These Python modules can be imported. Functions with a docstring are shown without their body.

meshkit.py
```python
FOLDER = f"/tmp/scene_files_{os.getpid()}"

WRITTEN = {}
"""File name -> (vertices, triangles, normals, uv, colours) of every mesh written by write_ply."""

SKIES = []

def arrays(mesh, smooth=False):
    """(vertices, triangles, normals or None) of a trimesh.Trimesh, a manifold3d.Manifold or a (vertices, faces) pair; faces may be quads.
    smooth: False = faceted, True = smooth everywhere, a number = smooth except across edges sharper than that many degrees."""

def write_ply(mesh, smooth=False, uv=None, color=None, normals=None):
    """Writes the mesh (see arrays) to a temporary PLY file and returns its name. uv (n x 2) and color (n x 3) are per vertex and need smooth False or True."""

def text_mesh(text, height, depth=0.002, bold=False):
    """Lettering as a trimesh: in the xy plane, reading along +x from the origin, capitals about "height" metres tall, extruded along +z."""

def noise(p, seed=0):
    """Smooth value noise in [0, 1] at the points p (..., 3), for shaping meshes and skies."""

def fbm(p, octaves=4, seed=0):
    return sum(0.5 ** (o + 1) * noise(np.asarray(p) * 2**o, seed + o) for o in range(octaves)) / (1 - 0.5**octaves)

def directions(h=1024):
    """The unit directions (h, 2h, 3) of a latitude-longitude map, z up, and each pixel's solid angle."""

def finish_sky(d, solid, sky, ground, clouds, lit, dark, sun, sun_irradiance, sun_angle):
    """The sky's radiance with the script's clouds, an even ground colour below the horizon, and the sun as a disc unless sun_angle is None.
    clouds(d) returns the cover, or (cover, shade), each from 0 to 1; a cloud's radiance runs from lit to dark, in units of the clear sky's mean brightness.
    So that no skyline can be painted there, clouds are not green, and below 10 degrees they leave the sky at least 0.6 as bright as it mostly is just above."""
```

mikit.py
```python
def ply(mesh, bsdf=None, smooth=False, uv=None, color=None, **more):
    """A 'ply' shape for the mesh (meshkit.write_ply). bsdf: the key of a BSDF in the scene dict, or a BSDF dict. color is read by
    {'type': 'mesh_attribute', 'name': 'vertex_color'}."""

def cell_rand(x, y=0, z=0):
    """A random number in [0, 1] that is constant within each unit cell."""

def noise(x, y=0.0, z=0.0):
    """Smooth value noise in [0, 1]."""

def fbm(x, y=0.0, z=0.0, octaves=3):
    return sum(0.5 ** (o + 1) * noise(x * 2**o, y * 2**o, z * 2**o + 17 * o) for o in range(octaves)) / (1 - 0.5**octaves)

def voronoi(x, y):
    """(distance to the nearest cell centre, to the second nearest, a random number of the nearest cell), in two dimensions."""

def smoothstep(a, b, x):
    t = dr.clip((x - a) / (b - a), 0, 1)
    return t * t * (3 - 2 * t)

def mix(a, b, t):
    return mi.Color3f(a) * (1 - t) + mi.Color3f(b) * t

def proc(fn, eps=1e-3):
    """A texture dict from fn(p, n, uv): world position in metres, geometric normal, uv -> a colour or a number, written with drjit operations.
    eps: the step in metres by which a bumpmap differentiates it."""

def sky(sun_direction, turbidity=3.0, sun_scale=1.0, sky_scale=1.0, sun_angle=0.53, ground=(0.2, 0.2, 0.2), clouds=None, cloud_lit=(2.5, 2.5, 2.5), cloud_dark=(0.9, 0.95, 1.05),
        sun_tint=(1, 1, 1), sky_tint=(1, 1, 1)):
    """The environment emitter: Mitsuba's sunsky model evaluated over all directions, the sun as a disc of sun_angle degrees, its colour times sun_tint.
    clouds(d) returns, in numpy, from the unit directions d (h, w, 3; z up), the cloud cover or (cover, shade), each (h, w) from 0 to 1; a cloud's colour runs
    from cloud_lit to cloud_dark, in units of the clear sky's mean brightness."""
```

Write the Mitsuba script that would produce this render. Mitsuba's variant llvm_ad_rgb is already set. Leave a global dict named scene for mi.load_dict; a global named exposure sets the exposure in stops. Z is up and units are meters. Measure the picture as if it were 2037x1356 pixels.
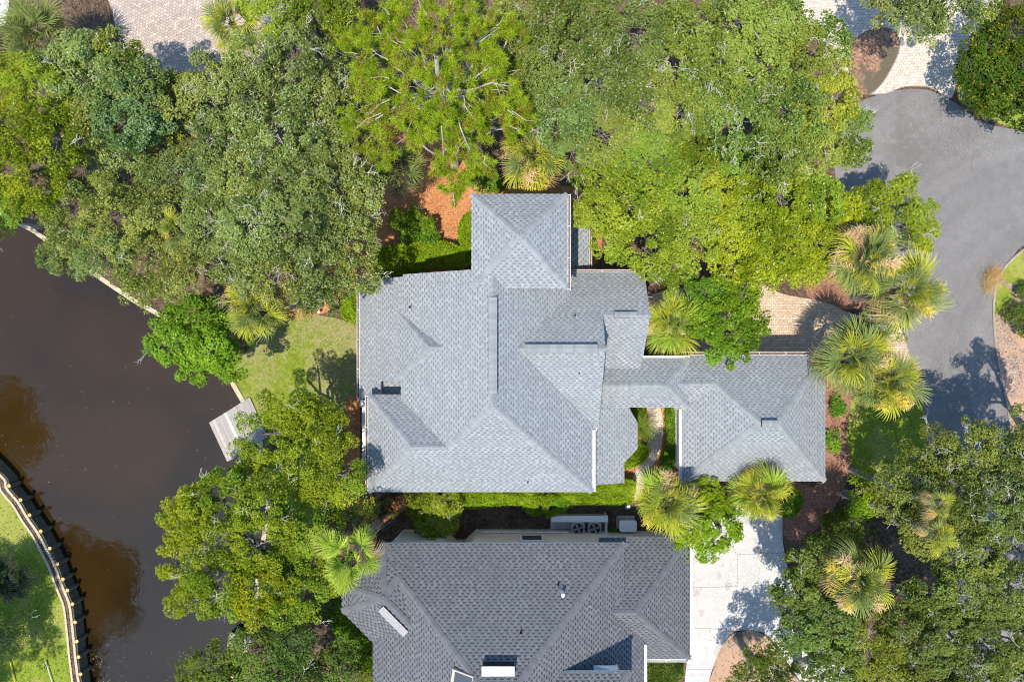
import math
import numpy as np
import shapely
import shapely.geometry as sg
import trimesh
import drjit as dr
import mitsuba as mi
import mikit
from mikit import noise, fbm, voronoi, cell_rand, smoothstep, mix

T = mi.ScalarTransform4f
scene, labels = {}, {}

# ------------------------------------------------------------------ camera, sky, exposure
CAM_Z, FOCAL, CX, CY = 40.0, 1360.0, 1018.5, 678.0      # metres above the ground; photograph's focal length and centre in its pixels
scene['camera'] = {'type': 'perspective', 'fov': 2 * math.degrees(math.atan(CX / FOCAL)), 'fov_axis': 'x', 'near_clip': 0.5, 'far_clip': 2000.0,
                   'to_world': T().look_at(origin=[0, 0, CAM_Z], target=[0, 0, 0], up=[0, 1, 0])}
SUN = (-0.19, -0.34, 1.0)
scene['sky'] = mikit.sky(SUN, turbidity=3.0, sun_angle=0.6, sky_scale=1.8, ground=(0.12, 0.13, 0.07), sun_tint=(0.93, 1.0, 1.09))
exposure = 2.4


def P(px, py, z=0.0):
    """World point at height z for a point measured on the aerial photograph."""
    k = (CAM_Z - z) / FOCAL
    return np.array([(px - CX) * k, (CY - py) * k, z])


def P2(pts, z=0.0):
    return [tuple(P(x, y, z)[:2]) for x, y in pts]


# ------------------------------------------------------------------ registry
def shape(mesh, bsdf, **kw):
    return mikit.ply(mesh, 'material_' + bsdf, **kw)


def numbered(name):
    used = lambda k: k in scene or k in labels or any(s.startswith(k + '__') for s in scene)
    if not used(name):
        return name
    i = 1
    while used(f'{name}_{i:03d}'):
        i += 1
    return f'{name}_{i:03d}'


COUNT = {}


def fresh(name):
    n = COUNT.get(name, 0)
    COUNT[name] = n + 1
    return name if n == 0 else f'{name}_{n:03d}'


def thing(name, label, cat, group=None):
    key = fresh(name)
    labels[key] = {'label': label, 'category': cat}
    if group:
        labels[key]['group'] = group
    return key


def part(parent, name, mesh, bsdf, kind=None, label=None, **kw):
    key = fresh(f'{parent}__{name}')
    scene[key] = mesh if isinstance(mesh, dict) else shape(mesh, bsdf, **kw)
    if kind or label:
        labels[key] = {k: v for k, v in (('kind', kind), ('label', label)) if v}
    return key


def struct(name, mesh, bsdf, label, cat=None, **kw):
    key = fresh(name)
    scene[key] = shape(mesh, bsdf, **kw)
    labels[key] = {'kind': 'structure', 'label': label, 'category': cat or name.replace('_', ' ')}
    return key


def stuff(name, mesh, bsdf, label, cat=None, **kw):
    key = fresh(name)
    scene[key] = shape(mesh, bsdf, **kw)
    labels[key] = {'kind': 'stuff', 'label': label, 'category': cat or name.replace('_', ' ')}
    return key


# ------------------------------------------------------------------ materials
VC = {'type': 'mesh_attribute', 'name': 'vertex_color'}


def matte(name, color, rough=0.85, spec=0.3):
    c = color if isinstance(color, dict) else {'type': 'rgb', 'value': list(color)}
    scene['material_' + name] = {'type': 'twosided', 'bsdf': {'type': 'principled', 'base_color': c, 'roughness': rough, 'specular': spec}}


scene['material_leaf'] = {'type': 'principledthin', 'base_color': VC, 'roughness': 0.42, 'diff_trans': 0.8, 'eta': 1.45}
scene['material_glossy_leaf'] = {'type': 'principledthin', 'base_color': VC, 'roughness': 0.3, 'diff_trans': 0.45, 'eta': 1.45}
matte('shingle', VC, 0.95, 0.15)
matte('tinted', VC, 0.8, 0.2)
matte('trim_white', (0.54, 0.535, 0.53), 0.6)
matte('copper', (0.135, 0.085, 0.066), 0.6)
matte('black', (0.012, 0.012, 0.014), 0.5)
matte('stucco', mikit.proc(lambda p, n, uv: mix((0.46, 0.42, 0.35), (0.54, 0.50, 0.43), fbm(p.x * 3, p.y * 3, p.z * 3))), 0.9)
matte('white_wall', (0.70, 0.69, 0.66), 0.8)
matte('soffit', (0.6, 0.6, 0.6), 0.8)
matte('bark', mikit.proc(lambda p, n, uv: mix((0.075, 0.068, 0.060), (0.22, 0.21, 0.19), fbm(p.x * 9, p.y * 9, p.z * 4))), 0.95)
matte('twig_grey', (0.44, 0.43, 0.39), 0.95)
matte('pine_bark', mikit.proc(lambda p, n, uv: mix((0.20, 0.17, 0.15), (0.44, 0.41, 0.39), fbm(p.x * 7, p.y * 7, p.z * 4))), 0.95)
matte('palm_trunk', mikit.proc(lambda p, n, uv: mix((0.14, 0.12, 0.105), (0.30, 0.27, 0.24), noise(p.x * 3, p.y * 3, p.z * 16))), 0.95)
matte('timber', mikit.proc(lambda p, n, uv: mix((0.30, 0.25, 0.17), (0.46, 0.40, 0.29), fbm(p.x * 14, p.y * 14, p.z * 6))), 0.9)
matte('wall_timber', mikit.proc(lambda p, n, uv: mix((0.045, 0.042, 0.03), (0.12, 0.11, 0.08), fbm(p.x * 8, p.y * 8, p.z * 14))), 0.85)
matte('post_timber', mikit.proc(lambda p, n, uv: mix((0.42, 0.25, 0.08), (0.58, 0.38, 0.15), fbm(p.x * 20, p.y * 20, p.z * 4))), 0.8)
matte('concrete_pad', mikit.proc(lambda p, n, uv: mix((0.33, 0.31, 0.28), (0.44, 0.42, 0.39), fbm(p.x * 5, p.y * 5))), 0.9)
matte('kerb_stone', mikit.proc(lambda p, n, uv: mix((0.20, 0.17, 0.15), (0.30, 0.27, 0.245), fbm(p.x * 6, p.y * 6))), 0.9)
matte('cabinet_grey', (0.25, 0.26, 0.27), 0.45)
matte('cabinet_tan', (0.36, 0.33, 0.27), 0.5)
matte('cabinet_white', (0.58, 0.585, 0.60), 0.45)
matte('vent_hood', (0.32, 0.33, 0.35), 0.5)
matte('skylight_grey', (0.18, 0.185, 0.205), 0.5)
matte('lid_white', (0.75, 0.75, 0.74), 0.4)
matte('hub_blue', (0.25, 0.45, 0.55), 0.4)
scene['material_pane'] = {'type': 'twosided', 'bsdf': {'type': 'principled', 'base_color': {'type': 'rgb', 'value': [0.05, 0.06, 0.07]}, 'roughness': 0.08, 'specular': 0.6}}


def soil(p, n, uv):
    d, d2, r = voronoi(p.x * 9, p.y * 9)
    f = fbm(p.x * 1.1, p.y * 1.1, 0, 3)
    base = mix((0.045, 0.031, 0.021), (0.105, 0.072, 0.048), smoothstep(0.3, 0.7, f))
    chip = mix((0.035, 0.025, 0.018), (0.165, 0.112, 0.078), r)
    return mix(base, chip, 0.55)


def pine_straw(p, n, uv):
    a = fbm(p.x * 26, p.y * 9, 0, 2)
    b = fbm(p.x * 8, p.y * 27, 3.0, 2)
    f = fbm(p.x * 0.9, p.y * 0.9, 5.0, 3)
    c = mix((0.20, 0.080, 0.031), (0.41, 0.19, 0.085), smoothstep(0.25, 0.75, dr.maximum(a, b) * 0.7 + f * 0.3))
    return c


def red_mulch(p, n, uv):
    d, d2, r = voronoi(p.x * 12, p.y * 12)
    f = fbm(p.x * 1.3, p.y * 1.3, 2.0, 3)
    return mix(mix((0.11, 0.052, 0.036), (0.30, 0.155, 0.105), r), (0.22, 0.12, 0.085), f * 0.7)


def chip_bed(p, n, uv):
    d, d2, r = voronoi(p.x * 11, p.y * 11)
    f = fbm(p.x * 0.8, p.y * 0.8, 9.0, 3)
    return mix(mix((0.15, 0.11, 0.085), (0.32, 0.25, 0.20), r), (0.34, 0.22, 0.15), smoothstep(0.4, 0.7, f))


def lawn_tex(p, n, uv):
    f = fbm(p.x * 0.55, p.y * 0.55, 3.0, 3)
    g = fbm(p.x * 6, p.y * 6, 1.0, 3)
    h = fbm(p.x * 17, p.y * 17, 4.0, 2)
    dry = smoothstep(0.40, 0.62, f * 0.5 + g * 0.2 + h * 0.3 + 0.045 * (p.y + 1.0))
    green = mix((0.092, 0.135, 0.014), (0.195, 0.235, 0.028), g)
    tan = mix((0.165, 0.150, 0.066), (0.27, 0.235, 0.13), h)
    return mix(green, tan, dry * 0.9)


def bank_tex(p, n, uv):
    g = fbm(p.x * 6, p.y * 6, 1.0, 3)
    f = fbm(p.x * 0.7, p.y * 0.7, 8.0, 3)
    return mix(mix((0.10, 0.15, 0.016), (0.20, 0.25, 0.028), g), (0.26, 0.26, 0.07), smoothstep(0.5, 0.7, f) * 0.6)


def asphalt_tex(p, n, uv):
    s = cell_rand(p.x * 28, p.y * 28)
    f = fbm(p.x * 0.35, p.y * 0.35, 4.0, 4)
    g = fbm(p.x * 3.0, p.y * 3.0, 6.0, 3)
    base = mix((0.136, 0.132, 0.133), (0.172, 0.167, 0.165), f)
    track = fbm(dr.sqrt(dr.square(p.x - 33.0) + dr.square(p.y + 1.5)) * 1.6, fbm(p.x * 0.2, p.y * 0.2) * 2.0, 2.0, 2)      # arcs left by turning cars
    base = base * (0.80 + 0.26 * s + 0.22 * (g - 0.5) + 0.22 * (track - 0.5))
    # oil stained patch in the turning circle, edge broken by the grain
    q = dr.sqrt(dr.square(p.x - 23.1) + dr.square((p.y - 11.2) * 0.62)) + (g - 0.5) * 2.4
    return mix(base, (0.095, 0.088, 0.080), (1 - smoothstep(0.2, 1.7, q)) * 0.55 * smoothstep(0.2, 0.6, g + 0.15 * s))


def concrete_tex(p, n, uv):
    f = fbm(p.x * 0.8, p.y * 0.8, 2.0, 4)
    g = fbm(p.x * 12, p.y * 12, 2.0, 2)
    return mix(mix((0.36, 0.358, 0.352), (0.43, 0.428, 0.423), f), (0.27, 0.255, 0.235), smoothstep(0.62, 0.8, fbm(p.x * 1.9, p.y * 1.9, 7.0, 3)) * 0.5) * (0.92 + 0.14 * g)


matte('soil', mikit.proc(soil), 0.98, 0.1)
matte('pine_straw', mikit.proc(pine_straw), 0.98, 0.1)
matte('red_mulch', mikit.proc(red_mulch), 0.98, 0.1)
matte('chip_bed', mikit.proc(chip_bed), 0.98, 0.1)
matte('leaf_bed', mikit.proc(lambda p, n, uv: mix(mix((0.11, 0.062, 0.042), (0.32, 0.195, 0.135), voronoi(p.x * 10, p.y * 10)[2]), (0.10, 0.085, 0.06), smoothstep(0.5, 0.62, fbm(p.x * 0.9, p.y * 0.9, 3.0, 3)))), 0.98, 0.1)
matte('lawn', mikit.proc(lawn_tex), 0.95, 0.1)
matte('bank_lawn', mikit.proc(bank_tex), 0.95, 0.1)
matte('asphalt', mikit.proc(asphalt_tex), 0.9, 0.25)
matte('concrete', mikit.proc(concrete_tex), 0.85, 0.2)
matte('crack', (0.10, 0.096, 0.093), 0.95, 0.1)
matte('joint', (0.20, 0.165, 0.135), 0.95, 0.1)
matte('planks', VC, 0.9, 0.2)


def ripple(p, n, uv):
    return 0.007 * fbm(p.x * 1.8, p.y * 2.6, 0, 3) * fbm(p.x * 0.3, p.y * 0.3, 5.0, 2) * 1.6 + 0.0016 * noise(p.x * 11, p.y * 16)


def pond_tex(p, n, uv):
    f = fbm(p.x * 0.16, p.y * 0.16, 1.0, 4)
    return mix((0.0125, 0.0080, 0.0030), (0.0255, 0.0138, 0.0034), smoothstep(0.3, 0.7, f))


scene['material_pond_water'] = {'type': 'bumpmap', 'arbitrary': {**mikit.proc(ripple, eps=0.02)}, 'scale': 1.0,
                       'bsdf': {'type': 'principled', 'base_color': mikit.proc(pond_tex), 'roughness': 0.03, 'specular': 0.56}}

# ------------------------------------------------------------------ mesh helpers
def merge(parts):
    """Joins (V, F) or (V, F, C) tuples."""
    vs, fs, cs, at = [], [], [], 0
    for p in parts:
        if len(p[0]) == 0:
            continue
        vs.append(p[0]); fs.append(np.asarray(p[1]) + at); at += len(p[0])
        if len(p) > 2:
            cs.append(p[2])
    return (np.vstack(vs), np.vstack(fs)) + ((np.vstack(cs),) if cs else ())


def cbox(lo, hi):
    x0, y0, z0 = lo; x1, y1, z1 = hi
    v = np.array([[x, y, z] for x in (x0, x1) for y in (y0, y1) for z in (z0, z1)], float)
    f = np.array([[0, 1, 3], [0, 3, 2], [4, 6, 7], [4, 7, 5], [0, 4, 5], [0, 5, 1], [2, 3, 7], [2, 7, 6], [0, 2, 6], [0, 6, 4], [1, 5, 7], [1, 7, 3]])
    return v, f


def bar(a, b, w, h):
    """Rectangular bar from a to b, w wide (sideways) and h high (centred)."""
    a, b = np.asarray(a, float), np.asarray(b, float)
    t = (b - a) / np.linalg.norm(b - a)
    up = np.array([0, 0, 1.0]) if abs(t[2]) < 0.95 else np.array([1.0, 0, 0])
    s = np.cross(t, up); s /= np.linalg.norm(s)
    u = np.cross(s, t)
    v = np.array([p + s * i * w / 2 + u * j * h / 2 for p in (a, b) for i in (-1, 1) for j in (-1, 1)])
    f = np.array([[0, 1, 3], [0, 3, 2], [4, 6, 7], [4, 7, 5], [0, 4, 5], [0, 5, 1], [2, 3, 7], [2, 7, 6], [0, 2, 6], [0, 6, 4], [1, 5, 7], [1, 7, 3]])
    return v, f


def tube(points, radii, sides=5):
    p = np.asarray(points, float)
    r = np.broadcast_to(np.asarray(radii, float), (len(p),))
    t = np.gradient(p, axis=0)
    t /= np.linalg.norm(t, axis=1, keepdims=True) + 1e-12
    a = np.cross(t, np.where(np.abs(t[:, 2:]) < 0.9, [0, 0, 1.0], [1.0, 0, 0]))
    a /= np.linalg.norm(a, axis=1, keepdims=True) + 1e-12
    b = np.cross(t, a)
    ang = np.arange(sides) * 2 * np.pi / sides
    v = p[:, None] + r[:, None, None] * (np.cos(ang)[None, :, None] * a[:, None] + np.sin(ang)[None, :, None] * b[:, None])
    i, j = np.meshgrid(np.arange(len(p) - 1), np.arange(sides), indexing='ij')
    q = np.stack([i * sides + j, i * sides + (j + 1) % sides, (i + 1) * sides + (j + 1) % sides, (i + 1) * sides + j], -1).reshape(-1, 4)
    return v.reshape(-1, 3), np.vstack([q[:, [0, 1, 2]], q[:, [0, 2, 3]]])


def tubes3(A, M, B, ra, rb):
    """Many three-sided two-segment twigs at once: from A over M to B."""
    n = len(A)
    pts = np.stack([A, M, B], 1)
    t = B - A
    t = t / (np.linalg.norm(t, axis=1, keepdims=True) + 1e-9)
    a = np.cross(t, np.where(np.abs(t[:, 2:]) < 0.9, [0, 0, 1.0], [1.0, 0, 0]))
    a /= np.linalg.norm(a, axis=1, keepdims=True) + 1e-9
    b = np.cross(t, a)
    ang = np.arange(3) * 2 * np.pi / 3
    ring = np.cos(ang)[None, :, None] * a[:, None] + np.sin(ang)[None, :, None] * b[:, None]
    ra, rb = np.broadcast_to(ra, (n,)), np.broadcast_to(rb, (n,))
    rad = np.stack([ra, (ra + rb) / 2, rb], 1)
    v = pts[:, :, None] + rad[:, :, None, None] * ring[:, None]
    f = []
    for k in range(2):
        for j in range(3):
            j2 = (j + 1) % 3
            f += [[k * 3 + j, k * 3 + j2, k * 3 + 3 + j2], [k * 3 + j, k * 3 + 3 + j2, k * 3 + 3 + j]]
    f = np.array(f)[None] + (np.arange(n) * 9)[:, None, None]
    return v.reshape(-1, 3), f.reshape(-1, 3)


def prism(poly_xy, z0, z1):
    m = trimesh.creation.extrude_polygon(sg.Polygon(poly_xy).buffer(0), z1 - z0, engine='earcut')
    m.apply_translation([0, 0, z0])
    return np.array(m.vertices), np.array(m.faces)


def upright(poly, axis, a0, a1):
    """Prism from a polygon in the (x or y, z) plane, pushed along the other axis ('x' or 'y') from a0 to a1."""
    m = trimesh.creation.extrude_polygon(sg.Polygon(poly), a1 - a0, engine='earcut')
    v = np.array(m.vertices)
    out = np.column_stack([v[:, 0], v[:, 2] + a0, v[:, 1]]) if axis == 'y' else np.column_stack([v[:, 2] + a0, v[:, 0], v[:, 1]])
    return out, np.array(m.faces)


def sheet(poly, z):
    g = poly if hasattr(poly, 'geom_type') else sg.Polygon(poly).buffer(0)
    out = []
    for q in getattr(g, 'geoms', [g]):
        v, f = trimesh.creation.triangulate_polygon(q, engine='earcut')
        v = np.column_stack([v, np.full(len(v), z)])
        n = np.cross(v[f[:, 1]] - v[f[:, 0]], v[f[:, 2]] - v[f[:, 0]])[:, 2]
        f = np.where((n < 0)[:, None], f[:, ::-1], f)
        out.append((v, f))
    return merge(out)


def smooth_line(pts, n=6):
    """Rounds a polyline (Catmull-Rom)."""
    p = np.asarray(pts, float)
    q = np.vstack([2 * p[0] - p[1], p, 2 * p[-1] - p[-2]])
    out = []
    for i in range(1, len(q) - 2):
        for t in np.arange(n) / n:
            out.append(0.5 * (2 * q[i] + (q[i + 1] - q[i - 1]) * t + (2 * q[i - 1] - 5 * q[i] + 4 * q[i + 1] - q[i + 2]) * t ** 2 + (3 * q[i] - q[i - 1] - 3 * q[i + 1] + q[i + 2]) * t ** 3))
    out.append(q[-2])
    return np.array(out)


def smooth_ring(pts, n=6):
    p = np.asarray(pts, float)
    m = len(p)
    out = []
    for i in range(m):
        a, b, c, d = p[i - 1], p[i], p[(i + 1) % m], p[(i + 2) % m]
        for t in np.arange(n) / n:
            out.append(0.5 * (2 * b + (c - a) * t + (2 * a - 5 * b + 4 * c - d) * t ** 2 + (3 * b - a - 3 * c + d) * t ** 3))
    return np.array(out)


# ------------------------------------------------------------------ ground, water, roads
RIGHT_BANK = [(-900, -300), (-250, 270), (30, 436), (72, 463), (120, 495), (190, 545), (250, 588), (322, 628), (400, 690), (452, 742), (470, 775), (488, 806), (520, 880),
              (536, 960), (530, 1040), (516, 1130), (509, 1200), (500, 1250), (478, 1310), (440, 1400), (420, 1800)]
LEFT_BANK = [(-900, 700), (-420, 740), (-150, 810), (0, 938), (16, 968), (39, 996), (57, 1026), (79, 1058), (97, 1092), (112, 1122), (123, 1152), (132, 1174), (142, 1201), (147, 1237),
             (151, 1275), (154, 1307), (158, 1340), (165, 1420), (170, 1800)]
bank_r = smooth_line(P2(RIGHT_BANK), 4)
bank_l = smooth_line(P2(LEFT_BANK), 4)
pond = sg.Polygon(np.vstack([bank_r, bank_l[::-1]])).buffer(0)
BIG = sg.box(-160, -160, 160, 160)
struct('ground', sheet(BIG.difference(pond), 0.0), 'soil', 'brown leaf-littered ground under the trees and between the houses', 'ground')
struct('pond', sheet(pond.buffer(0.3), -0.78), 'pond_water', 'brown tannin-stained pond on the left, mirroring sky and trees', 'pond')

lawn_poly = P2([(452, 745), (500, 690), (520, 645), (560, 622), (640, 628), (690, 640), (713, 660), (714, 800), (700, 850), (690, 960), (620, 1100), (600, 1200), (512, 1200), (518, 1130), (533, 1040), (538, 960), (522, 880), (490, 806)])
struct('lawn', sheet(sg.Polygon(smooth_ring(lawn_poly, 3)).buffer(0).difference(pond.buffer(0.05)), 0.004), 'lawn', 'patchy green and straw lawn between the pond and the large house', 'lawn')
bank_poly = np.vstack([bank_l[12:] + [-0.45, 0], P2([(120, 1800), (-700, 1800), (-700, 760), (-420, 745)])])
bank_lawn = sg.Polygon(bank_poly).buffer(0)
struct('bank_lawn', sheet(bank_lawn.difference(pond.buffer(0.05)), 0.004), 'bank_lawn', 'bright green grass bank on the far side of the pond', 'lawn')
side_lawn = sg.Polygon(smooth_ring(P2([(1690, 800), (1760, 770), (1832, 780), (1845, 860), (1858, 950), (1800, 985), (1700, 950), (1680, 900)]), 4))
struct('side_lawn', sheet(side_lawn, 0.004), 'bank_lawn', 'green lawn patch between the garage and the street', 'lawn')
oval_a = sg.Polygon(smooth_ring(P2([(1992, 548), (2010, 520), (2040, 496), (2080, 500), (2080, 560), (2030, 566), (2000, 560)]), 4))
oval_b = sg.Polygon(smooth_ring(P2([(1980, 568), (1990, 562), (2012, 582), (2006, 605), (1985, 625), (1975, 622), (1974, 592)]), 4))
tl_lawn = sg.Polygon(P2([(0, 345), (30, 350), (40, 400), (60, 445), (20, 430), (-40, 400), (-40, 340)]))
struct('verge', sheet(tl_lawn.difference(pond.buffer(0.05)), 0.004), 'bank_lawn', 'sliver of sunlit grass beside the pond edge at the upper left', 'lawn')
back_lawn = sg.Polygon(smooth_ring(P2([(1560, -40), (1620, -40), (1600, 15), (1572, 35), (1550, 20)]), 3))
struct('garden_lawn', sheet(back_lawn, 0.004), 'bank_lawn', 'corner of green lawn beside the top right paved drive', 'lawn')
grass_island = sg.Polygon(smooth_ring(P2([(1905, 195), (1935, 215), (1965, 235), (2040, 250), (2060, 120), (1960, 60), (1915, 120)]), 3))
struct('corner_lawn', sheet(grass_island, 0.004), 'bank_lawn', 'grass under the glossy dark tree at the street corner', 'lawn')

straw = sg.Polygon(smooth_ring(P2([(700, 470), (705, 360), (760, 280), (860, 270), (930, 330), (980, 372), (1150, 372), (1190, 440), (1170, 540), (900, 560), (720, 600), (560, 640), (560, 560), (640, 520)]), 3))
struct('straw_bed', sheet(straw, 0.004), 'pine_straw', 'orange pine straw bed around the north side of the large house', 'bed')
wstraw = sg.Polygon(P2([(690, 790), (716, 780), (716, 990), (800, 985), (815, 1010), (760, 1040), (680, 1010)]))
struct('side_straw_bed', sheet(wstraw, 0.008), 'pine_straw', 'narrow reddish straw bed along the pond side of the large house', 'bed')
court = sg.Polygon(P2([(1235, 800), (1352, 800), (1352, 970), (1235, 970)]))
struct('court_bed', sheet(court, 0.004), 'pine_straw', 'orange mulch bed in the small court between house and garage', 'bed')
mul = sg.Polygon(smooth_ring(P2([(1630, 740), (1692, 770), (1684, 860), (1692, 930), (1660, 1010), (1600, 1070), (1556, 1060), (1560, 960), (1640, 955)]), 3))
struct('garage_bed', sheet(mul, 0.008), 'red_mulch', 'red bark mulch bed along the street end of the garage', 'bed')
mulb = sg.Polygon(smooth_ring(P2([(1600, 560), (1650, 535), (1740, 560), (1760, 600), (1690, 615), (1620, 600)]), 3))
struct('palm_bed', sheet(mulb, 0.008), 'red_mulch', 'dark red mulch bed under the palms by the street', 'bed')
chips = sg.Polygon(smooth_ring(P2([(2037, 545), (1990, 560), (1976, 610), (1982, 700), (2000, 780), (2016, 880), (2030, 960), (2300, 960), (2300, 480), (2060, 480)]), 3))
struct('chip_bed', sheet(chips, 0.004), 'chip_bed', 'pale wood chip bed on the right side of the street', 'bed')
struct('oval_lawn', sheet(oval_a, 0.008), 'bank_lawn', 'larger trimmed grass patch in the wood chip bed at the right edge', 'lawn')
struct('small_oval_lawn', sheet(oval_b, 0.008), 'bank_lawn', 'smaller trimmed grass patch in the wood chip bed beside the street', 'lawn')

road_poly = sg.Polygon(smooth_ring(P2([(1710, 205), (1745, 190), (1800, 178), (1850, 181), (1900, 205), (1960, 245), (2060, 262), (2300, 280), (2300, 420), (2060, 478), (2010, 518), (1984, 556), (1976, 610), (1981, 690), (1999, 780),
                                       (2014, 880), (2030, 1000), (2050, 1400), (1890, 1400), (1872, 1010), (1852, 900), (1834, 800), (1815, 732), (1790, 640), (1740, 520), (1690, 440), (1660, 340), (1680, 250)]), 4))
struct('road', sheet(road_poly, 0.012), 'asphalt', 'grey asphalt cul-de-sac street on the right', 'road')


def kerb(line, w, z0, z1):
    g = sg.LineString(line).buffer(w / 2, cap_style=2)
    return prism(np.array(g.exterior.coords), z0, z1)


struct('kerb', kerb(smooth_line(P2([(2062, 476), (2010, 518), (1984, 556), (1975, 610), (1980, 690), (1998, 780), (2013, 880), (2029, 1000)]), 5), 0.11, 0.0, 0.1), 'kerb_stone', 'low concrete kerb along the wood chip bed', 'kerb')
struct('tar_seam', kerb(P2([(1856, 372), (1905, 342), (1940, 318), (1976, 302)]), 0.03, 0.012, 0.0165), 'joint', 'thin dark tar seam across the street', 'seam')

rng = np.random.default_rng(5)
cr = np.random.default_rng(41)
cracks = []
for x0, y0, a0, L in ((1905, 310, 2.6, 150), (1850, 470, 0.4, 120), (1940, 420, 1.9, 160), (1900, 640, 1.2, 130), (1830, 240, -0.5, 110), (1920, 740, 2.9, 80)):
    pts, a_ = [np.array([x0, y0], float)], a0
    for _ in range(int(L / 7)):
        a_ += cr.normal(0, 0.28)
        pts.append(pts[-1] + 7 * np.array([math.cos(a_), -math.sin(a_)]))
    g = sg.LineString(P2([tuple(q) for q in pts])).buffer(0.009, cap_style=2).intersection(road_poly)
    cracks += [sheet(q, 0.0162) for q in getattr(g, 'geoms', [g]) if not q.is_empty]
part('road', 'hairline_cracks', merge(cracks), 'crack', kind='stuff')


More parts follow.
